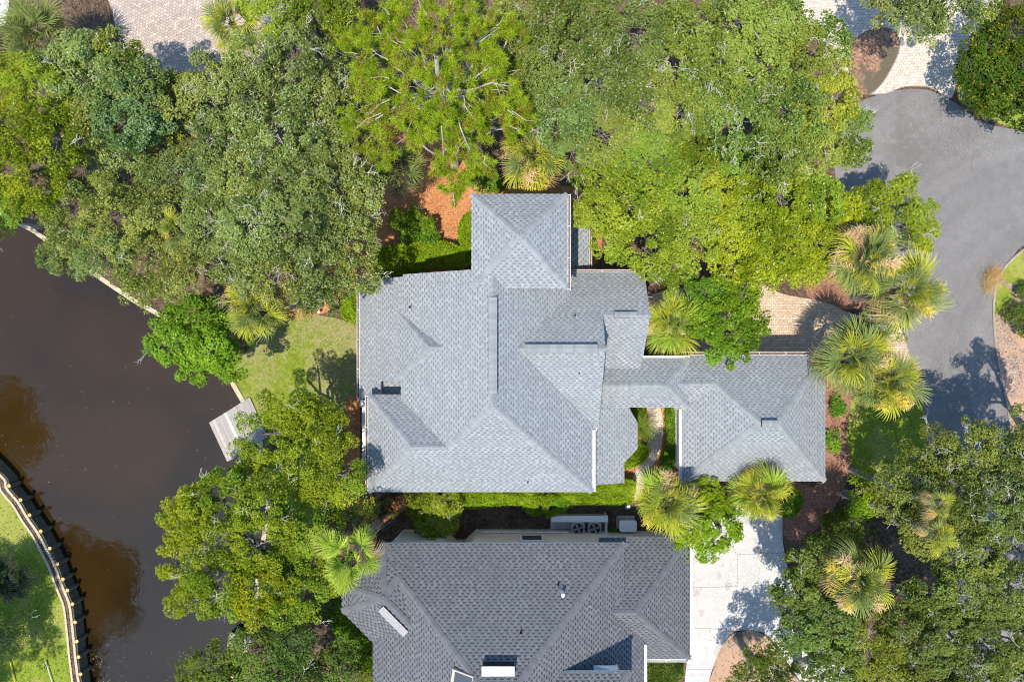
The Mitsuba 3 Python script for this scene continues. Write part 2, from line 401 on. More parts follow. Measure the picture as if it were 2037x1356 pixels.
def pavers(key, poly, angle, lx, ly, z, palette, gap=0.012):
    """Single setts inside poly; one mesh."""
    c, s = math.cos(angle), math.sin(angle)
    R = np.array([[c, -s], [s, c]])
    q = shapely.transform(poly, lambda a: a @ R)
    shapely.prepare(q)
    x0, y0, x1, y1 = q.bounds
    rows = np.arange(math.floor(y0 / ly), math.ceil(y1 / ly))
    quads = []
    for r in rows:
        xs = np.arange(x0 - lx + (r % 2) * lx / 2, x1 + lx, lx)
        quads.append(np.column_stack([xs, np.full(len(xs), r * ly)]))
    quads = np.vstack(quads)
    bx = shapely.box(quads[:, 0] + gap / 2, quads[:, 1] + gap / 2, quads[:, 0] + lx - gap / 2, quads[:, 1] + ly - gap / 2)
    ok = shapely.contains(q, bx)
    cut = [c_ for b_ in bx[shapely.intersects(q, bx) & ~ok] for c_ in [q.intersection(b_)] if c_.geom_type == 'Polygon' and c_.area > 0.003]
    quads = quads[ok]
    n = len(quads)
    g = gap / 2
    base = np.array([[g, g], [lx - g, g], [lx - g, ly - g], [g, ly - g]])
    v2 = quads[:, None] + base[None]
    h = z + rng.uniform(0.0, 0.006, n)
    top = np.concatenate([v2, np.repeat(h[:, None, None], 4, 1)], 2)
    bot = np.concatenate([v2, np.full((n, 4, 1), z - 0.04)], 2)
    v = np.concatenate([top, bot], 1)
    v[..., :2] = v[..., :2] @ R.T
    f = np.array([[0, 1, 2], [0, 2, 3]] + [t for k in range(4) for t in ([k, k + 4, (k + 1) % 4 + 4], [k, (k + 1) % 4 + 4, (k + 1) % 4])])
    f = f[None] + (np.arange(n) * 8)[:, None, None]
    pal = np.array(palette)
    col = (pal[rng.integers(0, len(pal), n)] * 0.65 + pal.mean(0) * 0.35) * rng.uniform(0.90, 1.08, (n, 1))
    out = [(v.reshape(-1, 3), f.reshape(-1, 3), np.repeat(col, 8, 0))]
    for c_ in cut:
        m = trimesh.creation.extrude_polygon(c_, 0.04 + rng.uniform(0, 0.006), engine='earcut')
        w_ = np.array(m.vertices)
        w_[:, :2] = w_[:, :2] @ R.T
        w_[:, 2] += z - 0.04
        out.append((w_, np.array(m.faces), np.repeat([pal[rng.integers(0, len(pal))] * rng.uniform(0.85, 1.12)], len(w_), 0)))
    V, F, C = merge(out)
    part(key, 'pavers', (V, F), 'tinted', kind='stuff', color=C)


PALE = [(0.342, 0.279, 0.243), (0.387, 0.324, 0.279), (0.297, 0.243, 0.211), (0.405, 0.360, 0.310), (0.342, 0.266, 0.225), (0.279, 0.252, 0.239)]
WARM = [(0.414, 0.320, 0.234), (0.450, 0.360, 0.270), (0.378, 0.279, 0.203), (0.441, 0.373, 0.297), (0.405, 0.293, 0.211)]
tl = sg.Polygon(smooth_ring(P2([(228, -60), (224, 25), (240, 75), (275, 115), (330, 145), (390, 155), (445, 140), (470, 120), (540, 90), (560, -60)]), 4))
k = struct('paved_drive', sheet(tl, 0.02), 'joint', 'rounded paved parking area at the upper left', 'driveway')
pavers(k, tl.buffer(-0.05), 0.5, 0.20, 0.15, 0.05, PALE)
tr = sg.Polygon(smooth_ring(P2([(1600, -60), (1592, 40), (1640, 90), (1690, 160), (1715, 186), (1760, 188), (1800, 174), (1850, 176), (1893, 196), (1910, 130), (1950, 60), (1990, -60)]), 4))
isl = sg.Polygon(smooth_ring(P2([(1735, 60), (1775, 62), (1788, 90), (1775, 130), (1745, 175), (1715, 188), (1690, 150), (1692, 90)]), 4))
k = struct('paved_drive', sheet(tr.difference(isl), 0.02), 'joint', 'paved drive running up from the street at the upper right', 'driveway')
pavers(k, tr.buffer(-0.05).difference(isl.buffer(0.06)), 0.06, 0.22, 0.16, 0.05, [(0.45, 0.385, 0.325), (0.49, 0.43, 0.37), (0.40, 0.34, 0.285), (0.50, 0.45, 0.40)])
struct('drive_island', sheet(isl, 0.008), 'leaf_bed', 'teardrop mulch bed dividing the upper right paved drive', 'bed')
md = sg.Polygon(smooth_ring(P2([(1280, 690), (1285, 590), (1480, 560), (1560, 585), (1640, 600), (1700, 625), (1770, 632), (1793, 655), (1815, 725), (1836, 800), (1760, 735), (1700, 722), (1640, 712), (1450, 712)]), 4))
k = struct('paved_drive', sheet(md, 0.016), 'joint', 'warm tan paved drive in front of the garage', 'driveway')
pavers(k, md.buffer(-0.03), 0.0, 0.24, 0.155, 0.045, WARM)
pt = sg.Polygon(smooth_ring(P2([(1285, 790), (1306, 790), (1318, 830), (1319, 870), (1308, 910), (1285, 945), (1278, 980), (1255, 1000), (1240, 985), (1258, 950), (1275, 910), (1290, 870), (1288, 830)]), 4))
k = struct('garden_path', sheet(pt, 0.016), 'joint', 'curved pale paved path through the court between house and garage', 'path')
pavers(k, pt.buffer(-0.02), 0.1, 0.2, 0.14, 0.045, [(0.48, 0.41, 0.33), (0.51, 0.45, 0.37), (0.44, 0.375, 0.30)])

# concrete drive of single slabs
drive = sg.Polygon(P2([(1340, 1000), (1556, 1000)]) + list(map(tuple, smooth_line(P2([(1556, 1035), (1557, 1080), (1572, 1150), (1600, 1225), (1650, 1290), (1720, 1345), (1800, 1400)]), 4))) +
                   list(map(tuple, smooth_line(P2([(1640, 1420), (1575, 1330), (1530, 1265), (1490, 1252), (1455, 1258), (1432, 1290), (1410, 1350), (1395, 1420)]), 4))) + P2([(1355, 1420), (1366, 1312), (1340, 1312)])).buffer(0)
struct('concrete_drive_bed', sheet(drive, 0.012), 'joint', 'dark joints under the white concrete drive', 'driveway')
cuts = [sg.LineString(P2(l)) for l in ([(1300, 1165), (1450, 1078)], [(1452, 1080), (1466, 1102)], [(1466, 1102), (1700, 1092)], [(1466, 1102), (1464, 1420)], [(1300, 1170), (1466, 1165)], [(1300, 1247), (1470, 1250)], [(1464, 1200), (1640, 1190)], [(1300, 1330), (1440, 1330)], [(1560, 1270), (1660, 1230)], [(1450, 990), (1452, 1080)])]
slabs = drive.difference(shapely.union_all([c.buffer(0.009) for c in cuts]))
kd = thing('concrete_drive', 'bright white concrete drive between the lower house and the lower right trees', 'driveway')
labels[kd]['kind'] = 'structure'
for g in slabs.geoms:
    if g.area > 0.3:
        part(kd, 'slab', prism(np.array(g.exterior.coords), 0.0, 0.05 + rng.uniform(0, 0.004)), 'concrete')

ib = sg.Polygon(smooth_ring(P2([(1436, 1282), (1470, 1256), (1520, 1262), (1566, 1325), (1620, 1420), (1400, 1420), (1416, 1340)]), 4)).difference(drive.buffer(0.02))
struct('island_bed', sheet(ib, 0.004), 'chip_bed', 'tan leaf-strewn island bed in the bend of the concrete drive', 'bed')
struct('walkway', sheet(P2([(-40, -40), (14, -40), (19, 10), (10, 52), (-40, 60)]), 0.03), 'concrete', 'corner of a pale walkway at the top left corner', 'path')

# ------------------------------------------------------------------ pond edge: sea walls, posts, docks
wt = thing('sea_wall', 'weathered timber retaining wall with round posts on the far bank of the pond', 'retaining wall')
wl = bank_l[(bank_l[:, 0] > -36)]
for z0, z1, off in ((-1.35, -0.72, 0.0), (-0.70, -0.36, 0.012), (-0.34, -0.02, 0.0)):
    g = sg.LineString(wl).buffer(0.05 + off, cap_style=2)
    part(wt, 'plank', prism(np.array(g.exterior.coords), z0, z1), 'wall_timber')
capl = np.array(sg.LineString(wl).parallel_offset(0.1, 'right').coords)
if np.linalg.norm(capl[0] - wl[0]) > np.linalg.norm(capl[-1] - wl[0]):
    capl = capl[::-1]
capl2 = np.array(sg.LineString(wl).parallel_offset(0.44, 'right').coords)
part(wt, 'cap_board', kerb(capl, 0.14, 0.0, 0.05), 'timber')
part(wt, 'cap_board', kerb(capl2, 0.12, 0.0, 0.06), 'timber')
for px, py in ((-8, 938), (16, 965), (39, 993), (57, 1023), (79, 1055), (97, 1089), (112, 1120), (123, 1150), (132, 1172), (142, 1199), (147, 1235), (150.5, 1273), (154, 1304), (158, 1338), (162, 1372)):
    a = P(px + 3, py, 0.0)
    k_ = part(wt, 'post', tube([a + [0.05, 0, -1.4], a + [0.05, 0, 0.10]], [0.11, 0.105], 12), 'wall_timber')
    part(k_, 'sawn_top', tube([a + [0.05, 0, 0.10], a + [0.05, 0, 0.13], a + [0.05, 0, 0.135]], [0.108, 0.105, 0.004], 12), 'post_timber')
    part(wt, 'tie_rod', tube([a + [0.16, 0, -0.45], a + [0.24, 0, -0.45]], 0.03, 6), 'black')
bulk = thing('bulkhead', 'pale capped timber bulkhead edging the near side of the pond', 'retaining wall')
br = bank_r[(bank_r[:, 0] > -45)]
g = sg.LineString(br).buffer(0.04, cap_style=2)
part(bulk, 'plank', prism(np.array(g.exterior.coords), -1.4, -0.01), 'wall_timber')
seg = np.array([br[int(i)] for i in np.linspace(0, len(br) - 1, 22)])
for a, b in zip(seg[:-1], seg[1:]):
    d = (b - a) / np.linalg.norm(b - a)
    v, f = bar([*(a + d * 0.006), 0.03], [*(b - d * 0.006), 0.03], 0.26, 0.07)
    part(bulk, 'cap_board', (v, f), 'timber')


def dock(label, o, along, across, n, length, width, gap=0.012):
    """n planks lying along 'along', side by side in direction 'across'."""
    key = thing('dock', label, 'dock')
    w = width / n
    for i in range(n):
        a = o + across * (w * (i + 0.5))
        L = length + rng.uniform(-0.01, 0.02)
        v, f = bar([*a, 0.06 + rng.uniform(0, 0.006)], [*(a + along * L), 0.06 + rng.uniform(0, 0.006)], w - gap, 0.04)
        tone = rng.choice([0.25, 0.29, 0.33, 0.42, 0.27]) * rng.uniform(0.93, 1.07)
        part(key, 'plank', (v, f), 'planks', color=np.repeat([[tone, tone * 0.94, tone * 0.90]], len(v), 0))
    for t in (0.12, 0.5, 0.88):
        a = o + along * length * t
        part(key, 'joist', bar([*a, -0.05], [*(a + across * width), -0.05], 0.06, 0.16), 'wall_timber')
    for t in (0.06, 0.94):
        for s in (0.04, 0.96):
            a = o + along * length * t + across * width * s
            part(key, 'pile', tube([[*a, -1.6], [*a, -0.14]], 0.1, 8), 'wall_timber')
    return key


o, b1, b2 = P(417, 840)[:2], P(453, 918)[:2], P(489, 795)[:2]
al, ac = (b1 - o) / np.linalg.norm(b1 - o), (b2 - o) / np.linalg.norm(b2 - o)
dock('square dock of grey weathered planks at the lawn edge, half under branches', o, al, ac, 14, np.linalg.norm(b1 - o), 2.8)
o2 = P(452, 1283)[:2]
dock('small dark brown wooden landing at the bottom end of the pond', o2, np.array([0.26, 0.965]), np.array([0.965, -0.26]), 6, 0.8, 1.3)

# ------------------------------------------------------------------ roofs
EXPO = 0.143


class House:
    def __init__(self, key, light, dark, seed):
        self.key, self.light, self.dark, self.rng = key, np.array(light), np.array(dark), np.random.default_rng(seed)
        self.planes = []

    def slope(self, pts, thick=0.15):
        """One convex roof slope given by its corners (x, y, z): a deck with courses of raised shingle tabs on it."""
        r = self.rng
        p = np.array(pts, float)
        c0 = p.mean(0)
        n = np.zeros(3)
        for i in range(1, len(p) - 1):
            n += np.cross(p[i] - p[0], p[i + 1] - p[0])
        if n[2] < 0:
            n, p = -n, p[::-1]
        n /= np.linalg.norm(n)
        down = np.array([0, 0, -1.0]) + n * n[2]
        down /= np.linalg.norm(down)
        up, u = -down, np.cross(-down, n)
        up_z = up[2]
        # plan coordinates: s along the course, t up the slope counted from height zero so that courses of one plane line up
        s = (p - c0) @ u
        tt = (p - c0) @ up + c0[2] / up_z
        q = sg.Polygon(np.column_stack([s, tt]))
        if not q.is_valid:
            q = q.buffer(0)

        def lift(s_, t_, h):
            return c0 + np.multiply.outer(s_, u) + np.multiply.outer(t_ - c0[2] / up_z, up) + np.multiply.outer(h, n)

        m = len(p)
        v = np.vstack([p, p - [0, 0, thick]])
        f = [[0, i, i + 1] for i in range(1, m - 1)] + [[m, m + i + 1, m + i] for i in range(1, m - 1)]
        for i in range(m):
            j = (i + 1) % m
            f += [[i, i + m, j + m], [i, j + m, j]]
        deck = part(self.key, 'roof_slope', (v, np.array(f)), 'trim_white')
        V, F, C, at = [], [], [], 0
        s0, t0, s1, t1 = q.bounds

        def face(poly2, hfun, col):
            nonlocal at
            c = np.array(poly2.exterior.coords)[:-1]
            if len(c) < 3:
                return
            if not poly2.exterior.is_ccw:
                c = c[::-1]
            V.append(lift(c[:, 0], c[:, 1], hfun(c[:, 1])))
            F.append(np.array([[0, i, i + 1] for i in range(1, len(c) - 1)]) + at)
            C.append(np.repeat(col[None], len(c), 0))
            at += len(c)

        tabs = []
        for k_ in range(int(math.floor(t0 / EXPO)), int(math.ceil(t1 / EXPO))):
            a, b = k_ * EXPO, (k_ + 1) * EXPO
            tone = r.uniform(0.93, 1.07)
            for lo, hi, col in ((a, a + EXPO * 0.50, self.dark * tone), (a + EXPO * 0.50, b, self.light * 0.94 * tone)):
                g = q.intersection(sg.box(s0 - 1, lo, s1 + 1, hi))
                if g.is_empty or g.geom_type != 'Polygon':
                    continue
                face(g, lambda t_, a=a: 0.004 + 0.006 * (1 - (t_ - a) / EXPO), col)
            x = math.floor(s0 / 0.31) * 0.31 - 0.31 + (k_ % 2) * 0.155 + 0.05 * math.sin(k_ * 0.7) + r.normal(0, 0.012)
            while x < s1:
                w = 0.165 + r.uniform(-0.035, 0.03)
                o_ = r.normal(0, 0.014)
                tabs.append((x + o_, a, x + o_ + w, b))
                x += 0.31
        tabs = np.array(tabs)
        boxes = shapely.box(tabs[:, 0], tabs[:, 1], tabs[:, 2], tabs[:, 3])
        shapely.prepare(q)
        inside = shapely.contains(q, boxes)
        cross = shapely.intersects(q, boxes) & ~inside
        full = tabs[inside]
        k_ = len(full)
        patch = np.array([1.0]) if k_ == 0 else 0.92 + 0.16 * mikit.meshkit.fbm(np.column_stack([full[:, 0] * 0.6, full[:, 1] * 0.9, np.zeros(k_)]), 3)
        if k_:
            S = full[:, [0, 2, 2, 0]]
            Tt = full[:, [1, 1, 3, 3]] - [[0.004, 0.004, 0, 0]]
            Hh = np.repeat([[0.017, 0.017, 0.010, 0.010]], k_, 0)
            top = lift(S, Tt, Hh)
            bot = lift(S, Tt, Hh * 0)
            vv = np.concatenate([top, bot], 1)
            ff = np.array([[0, 1, 2], [0, 2, 3], [0, 4, 5], [0, 5, 1], [3, 7, 4], [3, 4, 0], [1, 5, 6], [1, 6, 2]])
            F.append((ff[None] + (np.arange(k_) * 8)[:, None, None]).reshape(-1, 3) + at)
            V.append(vv.reshape(-1, 3))
            col = self.light[None] * (patch * r.uniform(0.86, 1.12, k_))[:, None] * (1 + r.normal(0, 0.012, (k_, 3)))
            C.append(np.repeat(col, 8, 0))
            at += k_ * 8
        for bx in boxes[cross]:
            g = q.intersection(bx)
            if g.geom_type == 'Polygon' and g.area > 1e-4:
                a = bx.bounds[1]
                face(g, lambda t_, a=a: 0.017 - 0.007 * (t_ - a) / EXPO, self.light * r.uniform(0.86, 1.12))
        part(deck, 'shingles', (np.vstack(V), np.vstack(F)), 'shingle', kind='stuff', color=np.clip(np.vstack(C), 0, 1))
        return n

    def cap(self, a, b, n1, n2, width=0.17, raise_=0.02):
        """Overlapping cap shingles along a ridge or hip between slopes with the normals n1 and n2."""
        r = self.rng
        a, b = np.array(a, float), np.array(b, float)
        if a[2] > b[2]:
            a, b = b, a
        L = np.linalg.norm(b - a)
        t = (b - a) / L
        d = []
        for n in (n1, n2):
            e = np.cross(n, t)
            d.append(e if e[2] < 0 or abs(e[2]) < 1e-6 else -e)
        up = (np.array(n1) + n2) / np.linalg.norm(np.array(n1) + n2)
        pieces, ex = [], 0.15
        col = []
        for i in range(int(L / ex) + 1):
            x0, x1 = i * ex, min(i * ex + ex * 1.25, L + 0.05)
            w = width * r.uniform(0.95, 1.05)
            rows = []
            for x, h in ((x0, raise_ + 0.022), (x1, raise_ + 0.006)):
                c = a + t * x + up * h
                rows += [c + d[0] * w, c, c + d[1] * w]
            v = np.array(rows + [q - up * 0.03 for q in rows[:3]])
            f = np.array([[0, 1, 4], [0, 4, 3], [1, 2, 5], [1, 5, 4], [6, 7, 1], [6, 1, 0], [7, 8, 2], [7, 2, 1], [0, 3, 6], [2, 8, 5]])
            pieces.append((v, f, np.repeat([self.light * 0.90 * r.uniform(0.88, 1.1)], 9, 0)))
        V, F, C = merge(pieces)
        part(self.key, 'ridge_cap', (V, F), 'shingle', kind='stuff', color=np.clip(C, 0, 1))

    def vent(self, a, b, width=0.2):
        """Raised ridge vent: cap shingles on a black baffle."""
        r = self.rng
        a, b = np.array(a, float), np.array(b, float)
        t = (b - a) / np.linalg.norm(b - a)
        sd = np.array([-t[1], t[0], 0])
        key = part(self.key, 'ridge_vent', bar(a + [0, 0, 0.05], b + [0, 0, 0.05], width * 2 + 0.02, 0.10), 'black')
        n = int(np.linalg.norm(b - a) / 0.15)
        ps = []
        for i in range(n):
            x0, x1 = a + (b - a) * i / n, a + (b - a) * min((i + 1.15) / n, 1)
            v = np.array([x0 + sd * width + [0, 0, 0.12], x0 + [0, 0, 0.16], x0 - sd * width + [0, 0, 0.12], x1 + sd * width + [0, 0, 0.105], x1 + [0, 0, 0.145], x1 - sd * width + [0, 0, 0.105]])
            ps.append((v, np.array([[0, 1, 4], [0, 4, 3], [1, 2, 5], [1, 5, 4]]), np.repeat([self.light * 0.84 * r.uniform(0.88, 1.1)], 6, 0)))
        V, F, C = merge(ps)
        part(key, 'cap_shingles', (V, F), 'shingle', kind='stuff', color=np.clip(C, 0, 1))

    def gutter(self, a, b, out, white=False):
        """Open eaves gutter from a to b at the eave, 'out' pointing away from the house."""
        a, b, out = np.array(a, float), np.array(b, float), np.array(out, float)
        ctr = out * 0.085 + np.array([0, 0, -0.04])
        key = part(self.key, 'gutter', merge([bar(a + ctr + [0, 0, -0.06], b + ctr + [0, 0, -0.06], 0.13, 0.02)]), 'trim_white' if white else 'copper')
        for s in (0.0, 1.0):
            o_ = out * (0.02 + 0.13 * s) + np.array([0, 0, -0.045])
            part(key, 'lip', bar(a + o_, b + o_, 0.022, 0.11), 'trim_white')
        n = max(2, int(np.linalg.norm(b - a) / 1.35))
        for i in range(n + 1):
            c = a + (b - a) * min(max(i / n, 0.01), 0.99)
            part(key, 'hanger', bar(c + out * 0.01 + [0, 0, 0.018], c + out * 0.16 + [0, 0, 0.018], 0.035, 0.01), 'trim_white')


kh = thing('large_house', 'large house with pale blue-grey shingle hip roofs in the middle of the picture', 'house')
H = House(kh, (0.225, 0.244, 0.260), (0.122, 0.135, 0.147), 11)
zw = lambda x: 7.9 - 0.65 * (-0.9 - x)
ze = lambda x: 7.9 - 0.65 * (x + 0.9)
zs = lambda y: 7.9 - 0.695 * (-3.07 - y)
zn = lambda y: 7.15 - 0.65 * (y + 0.36)
W = lambda pts: [(x, y, zw(x)) for x, y in pts]
nW = H.slope(W([(-8.2, 3.3), (-8.2, -3.15), (-6.92, -3.15), (-6.92, 3.3)]))
H.slope(W([(-6.92, 3.3), (-6.92, -2.12), (-5.72, -2.12), (-5.72, 3.3)]))
H.slope(W([(-5.72, 3.3), (-5.72, -3.15), (-5.6, -3.15), (-5.6, 3.3)]))
H.slope([(-7.0, -2.0, 3.56), (-7.0, -2.95, 3.60), (-5.55, -2.95, 3.60), (-5.55, -2.0, 3.56)])      # sunken well beside the left wing
H.slope(W([(-5.6, 3.42), (-5.6, -3.15), (-3.18, -5.2), (-0.9, -3.07), (-0.9, 3.42)]))
nE = H.slope([(x, y, ze(x)) for x, y in [(-0.9, 3.42), (-0.9, -3.07), (4.16, -7.81), (4.16, 1.5), (3.4, 2.2), (2.4, 3.3)]])
nS = H.slope([(x, y, zs(y)) for x, y in [(-7.44, -7.81), (-3.18, -7.81), (-3.18, -5.2), (-4.95, -5.2)]])
H.slope([(x, y, zs(y)) for x, y in [(-3.18, -7.81), (4.16, -7.81), (-0.9, -3.07), (-3.18, -5.2)]])
zB, zBe = zs(-5.2), zs(-7.81)
nBn = H.slope([(-7.44, -2.77, zBe), (-5.6, -2.77, zBe), (-3.18, -5.2, zB), (-4.95, -5.2, zB)])
nBw = H.slope([(-7.44, -2.77, zBe), (-7.44, -7.81, zBe), (-4.95, -5.2, zB)])
H.cap((-0.9, -3.07, 7.9), (-0.9, 3.0, 7.9), nW, nE)
H.cap((-0.9, -3.07, 7.9), (4.16, -7.81, ze(4.16)), nE, nS)
H.cap((-0.9, -3.07, 7.9), (-3.18, -5.2, zB), nW, nS)
H.cap((-3.18, -5.2, zB), (-4.95, -5.2, zB), nBn, nS)
H.cap((-4.95, -5.2, zB), (-7.44, -2.77, zBe), nBn, nBw)
H.cap((-4.95, -5.2, zB), (-7.44, -7.81, zBe), nS, nBw)
# little hipped rise on the pond side slope
c1, c2, cA = (-5.95, 1.55, zw(-5.95)), (-5.95, -2.05, zw(-5.95)), (-4.11, -0.30, 6.28)
cR = (-3.3, -0.30, 6.28)
nC = H.slope([c1, c2, cA])
nCn = H.slope([c1, cA, cR])
nCs = H.slope([c2, cA, cR])
H.cap(cA, c1, nC, nCn); H.cap(cA, c2, nC, nCs); H.cap(cA, cR, nCn, nCs)
# cross wing to the right and its lower gable
H.slope([(x, y, zn(y)) for x, y in [(-0.1, -0.36), (4.5, -0.36), (4.5, 1.29), (-0.1, 1.29)]])
nFn = H.slope([(x, y, zn(y)) for x, y in [(-0.1, 1.29), (6.85, 1.29), (6.85, 3.54), (-0.1, 3.54)]])
nFs = H.slope([(x, y, 7.15 - 0.65 * (-0.36 - y)) for x, y in [(-0.1, -0.36), (4.5, -0.36), (4.5, -4.5), (3.9, -4.5)]])
H.cap((0.25, -0.36, 7.15), (4.5, -0.36, 7.15), nFn, nFs)
zg = lambda y: zn(1.29) - 0.85 * (1.29 - y)
nG = H.slope([(x, y, zg(y)) for x, y in [(4.3, 1.29), (6.85, 1.29), (6.85, -0.9), (6.75, -1.7), (4.3, -1.7)]])
H.cap((4.5, 1.29, zn(1.29)), (6.85, 1.29, zn(1.29)), nFn, nG)
# link roof and garage
zHr, zHe = 4.3, 3.42
nHn = H.slope([(4.3, -0.95, zHe), (9.45, -0.95, zHe), (8.1, -2.3, zHr), (4.3, -2.3, zHr)])
nHs = H.slope([(4.3, -3.55, zHe), (9.45, -3.55, zHe), (8.1, -2.3, zHr), (4.3, -2.3, zHr)])
nHe = H.slope([(9.45, -0.95, zHe), (9.45, -3.55, zHe), (8.1, -2.3, zHr)])
H.cap((4.4, -2.3, zHr), (8.1, -2.3, zHr), nHn, nHs); H.cap((9.45, -0.95, zHe), (8.1, -2.3, zHr), nHn, nHe); H.cap((9.45, -3.55, zHe), (8.1, -2.3, zHr), nHs, nHe)
zi = lambda x: 3.0 + 0.35 * (6.79 - x)
I_ = lambda pts: [(x, y, zi(x)) for x, y in pts]
H.slope(I_([(3.9, -2.4), (5.6, -2.4), (6.79, -4.41), (6.79, -5.82), (6.03, -6.55), (3.9, -6.55)]))
H.slope(I_([(3.9, -6.55), (6.03, -6.55), (6.03, -7.62), (3.9, -7.62)]))
zJe, zJr = 2.9, 2.9 + 0.65 * 3.425
j = dict(nw=(9.23, -0.76, zJe), ne=(17.0, -0.76, zJe), se=(17.0, -7.61, zJe), sw=(9.23, -7.61, zJe), a=(12.655, -4.185, zJr), b=(13.575, -4.185, zJr))
nJn, nJe, nJs, nJw = H.slope([j['nw'], j['ne'], j['b'], j['a']]), H.slope([j['ne'], j['se'], j['b']]), H.slope([j['se'], j['sw'], j['a'], j['b']]), H.slope([j['sw'], j['nw'], j['a']])
zK = zJe + 0.65 * 1.5
H.slope([(8.8, -0.76, zJe), (9.23, -0.76, zJe), (10.73, -2.26, zK), (8.8, -2.26, zK)])
nKs = H.slope([(8.8, -2.26, zK), (10.73, -2.26, zK), (9.3, -3.7, zK - 0.65 * 1.44), (8.8, -3.7, zK - 0.65 * 1.44)])
H.cap((8.75, -2.26, zK), (10.73, -2.26, zK), nJn, nKs); H.cap((10.73, -2.26, zK), j['a'], nJn, nJw)
H.cap(j['ne'], j['b'], nJn, nJe); H.cap(j['se'], j['b'], nJs, nJe); H.cap(j['sw'], j['a'], nJs, nJw)
# tower
zDe = 7.5
dx0, dx1, dy0, dy1 = -1.93, 2.64, 2.51, 6.98
dm = (dx0 + dx1) / 2
zDr = zDe + 0.65 * (dy1 - dy0) / 2
dc = (dy0 + dy1) / 2
dA, dB = (dm - 0.05, dc, zDr), (dm + 0.05, dc, zDr)
d = [(dx0, dy1, zDe), (dx1, dy1, zDe), (dx1, dy0, zDe), (dx0, dy0, zDe)]
nD = [H.slope([d[0], d[1], dB, dA]), H.slope([d[1], d[2], dB]), H.slope([d[2], d[3], dA, dB]), H.slope([d[3], d[0], dA])]
for i in range(4):
    H.cap(d[i], dA if i in (0, 3) else dB, nD[i - 1], nD[i])
zEe = 3.6
H.slope([(2.3, 6.5, zEe + 0.5), (2.3, 3.7, zEe + 0.5), (4.1, 3.7, zEe), (4.1, 6.5, zEe)])
H.vent((-0.9, 2.05, 7.93), (-0.9, -2.45, 7.93)); H.vent((0.62, -0.36, 7.18), (4.1, -0.36, 7.18))
H.vent((5.05, 1.29, zn(1.29) + 0.03), (6.15, 1.29, zn(1.29) + 0.03), 0.15); H.vent((12.7, -4.185, zJr + 0.03), (13.52, -4.185, zJr + 0.03), 0.16)
# walls
for mesh, m in ((cbox((-7.85, -2.9, 0), (-5.6, 3.0, 2.95)), 'stucco'), (cbox((-5.6, -7.45, 0), (3.85, 3.05, 4.45)), 'stucco'), (cbox((-7.1, -7.45, 0), (-5.6, -2.95, 4.5)), 'stucco'), (cbox((-7.06, -2.94, 2.9), (-6.93, -2.1, 3.75)), 'stucco'), (cbox((-7.06, -2.09, 2.9), (-5.6, -2.0, 3.7)), 'stucco'),
                (upright([(-5.5, 4.4), (-1.0, 4.4), (-1.0, 7.55), (-5.5, 4.75)], 'y', 2.4, 3.1), 'stucco'), (cbox((-1.6, 2.85, 0), (2.3, 6.65, 7.38)), 'stucco'),
                (upright([(-4.2, 0), (3.2, 0), (3.2, 4.55), (-0.36, 6.9), (-4.2, 4.3)], 'x', 3.9, 4.25), 'stucco'), (upright([(-0.7, 0), (3.15, 0), (3.15, 4.55), (1.29, 5.8), (-0.7, 4.0)], 'x', 4.3, 6.5), 'stucco'),
                (cbox((4.3, -3.2, 0), (9.2, -1.3, 3.3)), 'stucco'), (prism([(4.26, -2.6), (5.3, -3.25), (6.4, -4.5), (6.4, -5.7), (5.65, -6.4), (5.65, -7.3), (4.26, -7.3)], 0, 3.05), 'stucco'),
                (cbox((9.5, -7.3, 0), (16.7, -1.1, 2.8)), 'white_wall'), (cbox((2.32, 3.8, 0), (3.8, 6.2, 3.5)), 'stucco')):
    part(kh, 'wall', mesh, m)
# gutters
H.gutter((-8.2, 3.25, zw(-8.2)), (-8.2, -3.1, zw(-8.2)), (-1, 0, 0)); H.gutter((-7.44, -2.8, zBe), (-7.44, -7.75, zBe), (-1, 0, 0))
H.gutter((4.16, -4.6, ze(4.16)), (4.16, -7.8, ze(4.16)), (1, 0, 0), True); H.gutter((dx1, dy1, zDe), (dx1, dy0 - 0.1, zDe), (1, 0, 0)); H.gutter((2.9, 3.54, zn(3.54)), (6.4, 3.54, zn(3.54)), (0, 1, 0))
H.gutter((6.8, -0.95, zHe), (9.5, -0.95, zHe), (0, 1, 0), True); H.gutter((9.1, -0.76, zJe), (16.3, -0.76, zJe), (0, 1, 0)); H.gutter((9.23, -3.6, zJe), (9.23, -7.5, zJe), (-1, 0, 0), True)
H.gutter((4.1, 6.4, zEe), (4.1, 3.8, zEe), (1, 0, 0)); H.gutter((3.95, -4.5, zs(-4.5) - 0.3 - 2.1), (4.4, -4.5, zs(-4.5) - 2.4), (0, -1, 0), True)
# pipes, small flashing
for x, y, z, rr, hh in ((-5.2, 1.7, zw(-5.2), 0.05, 0.25), (3.1, 1.24, zn(1.24), 0.04, 0.3), (3.3, -1.6, 6.34, 0.03, 0.2), (0.8, -7.2, zs(-7.2), 0.04, 0.2)):
    part(kh, 'vent_pipe', tube([(x, y, z - 0.1), (x, y, z + hh), (x, y, z + hh + 0.005)], [rr, rr, 0.008], 10), 'black')
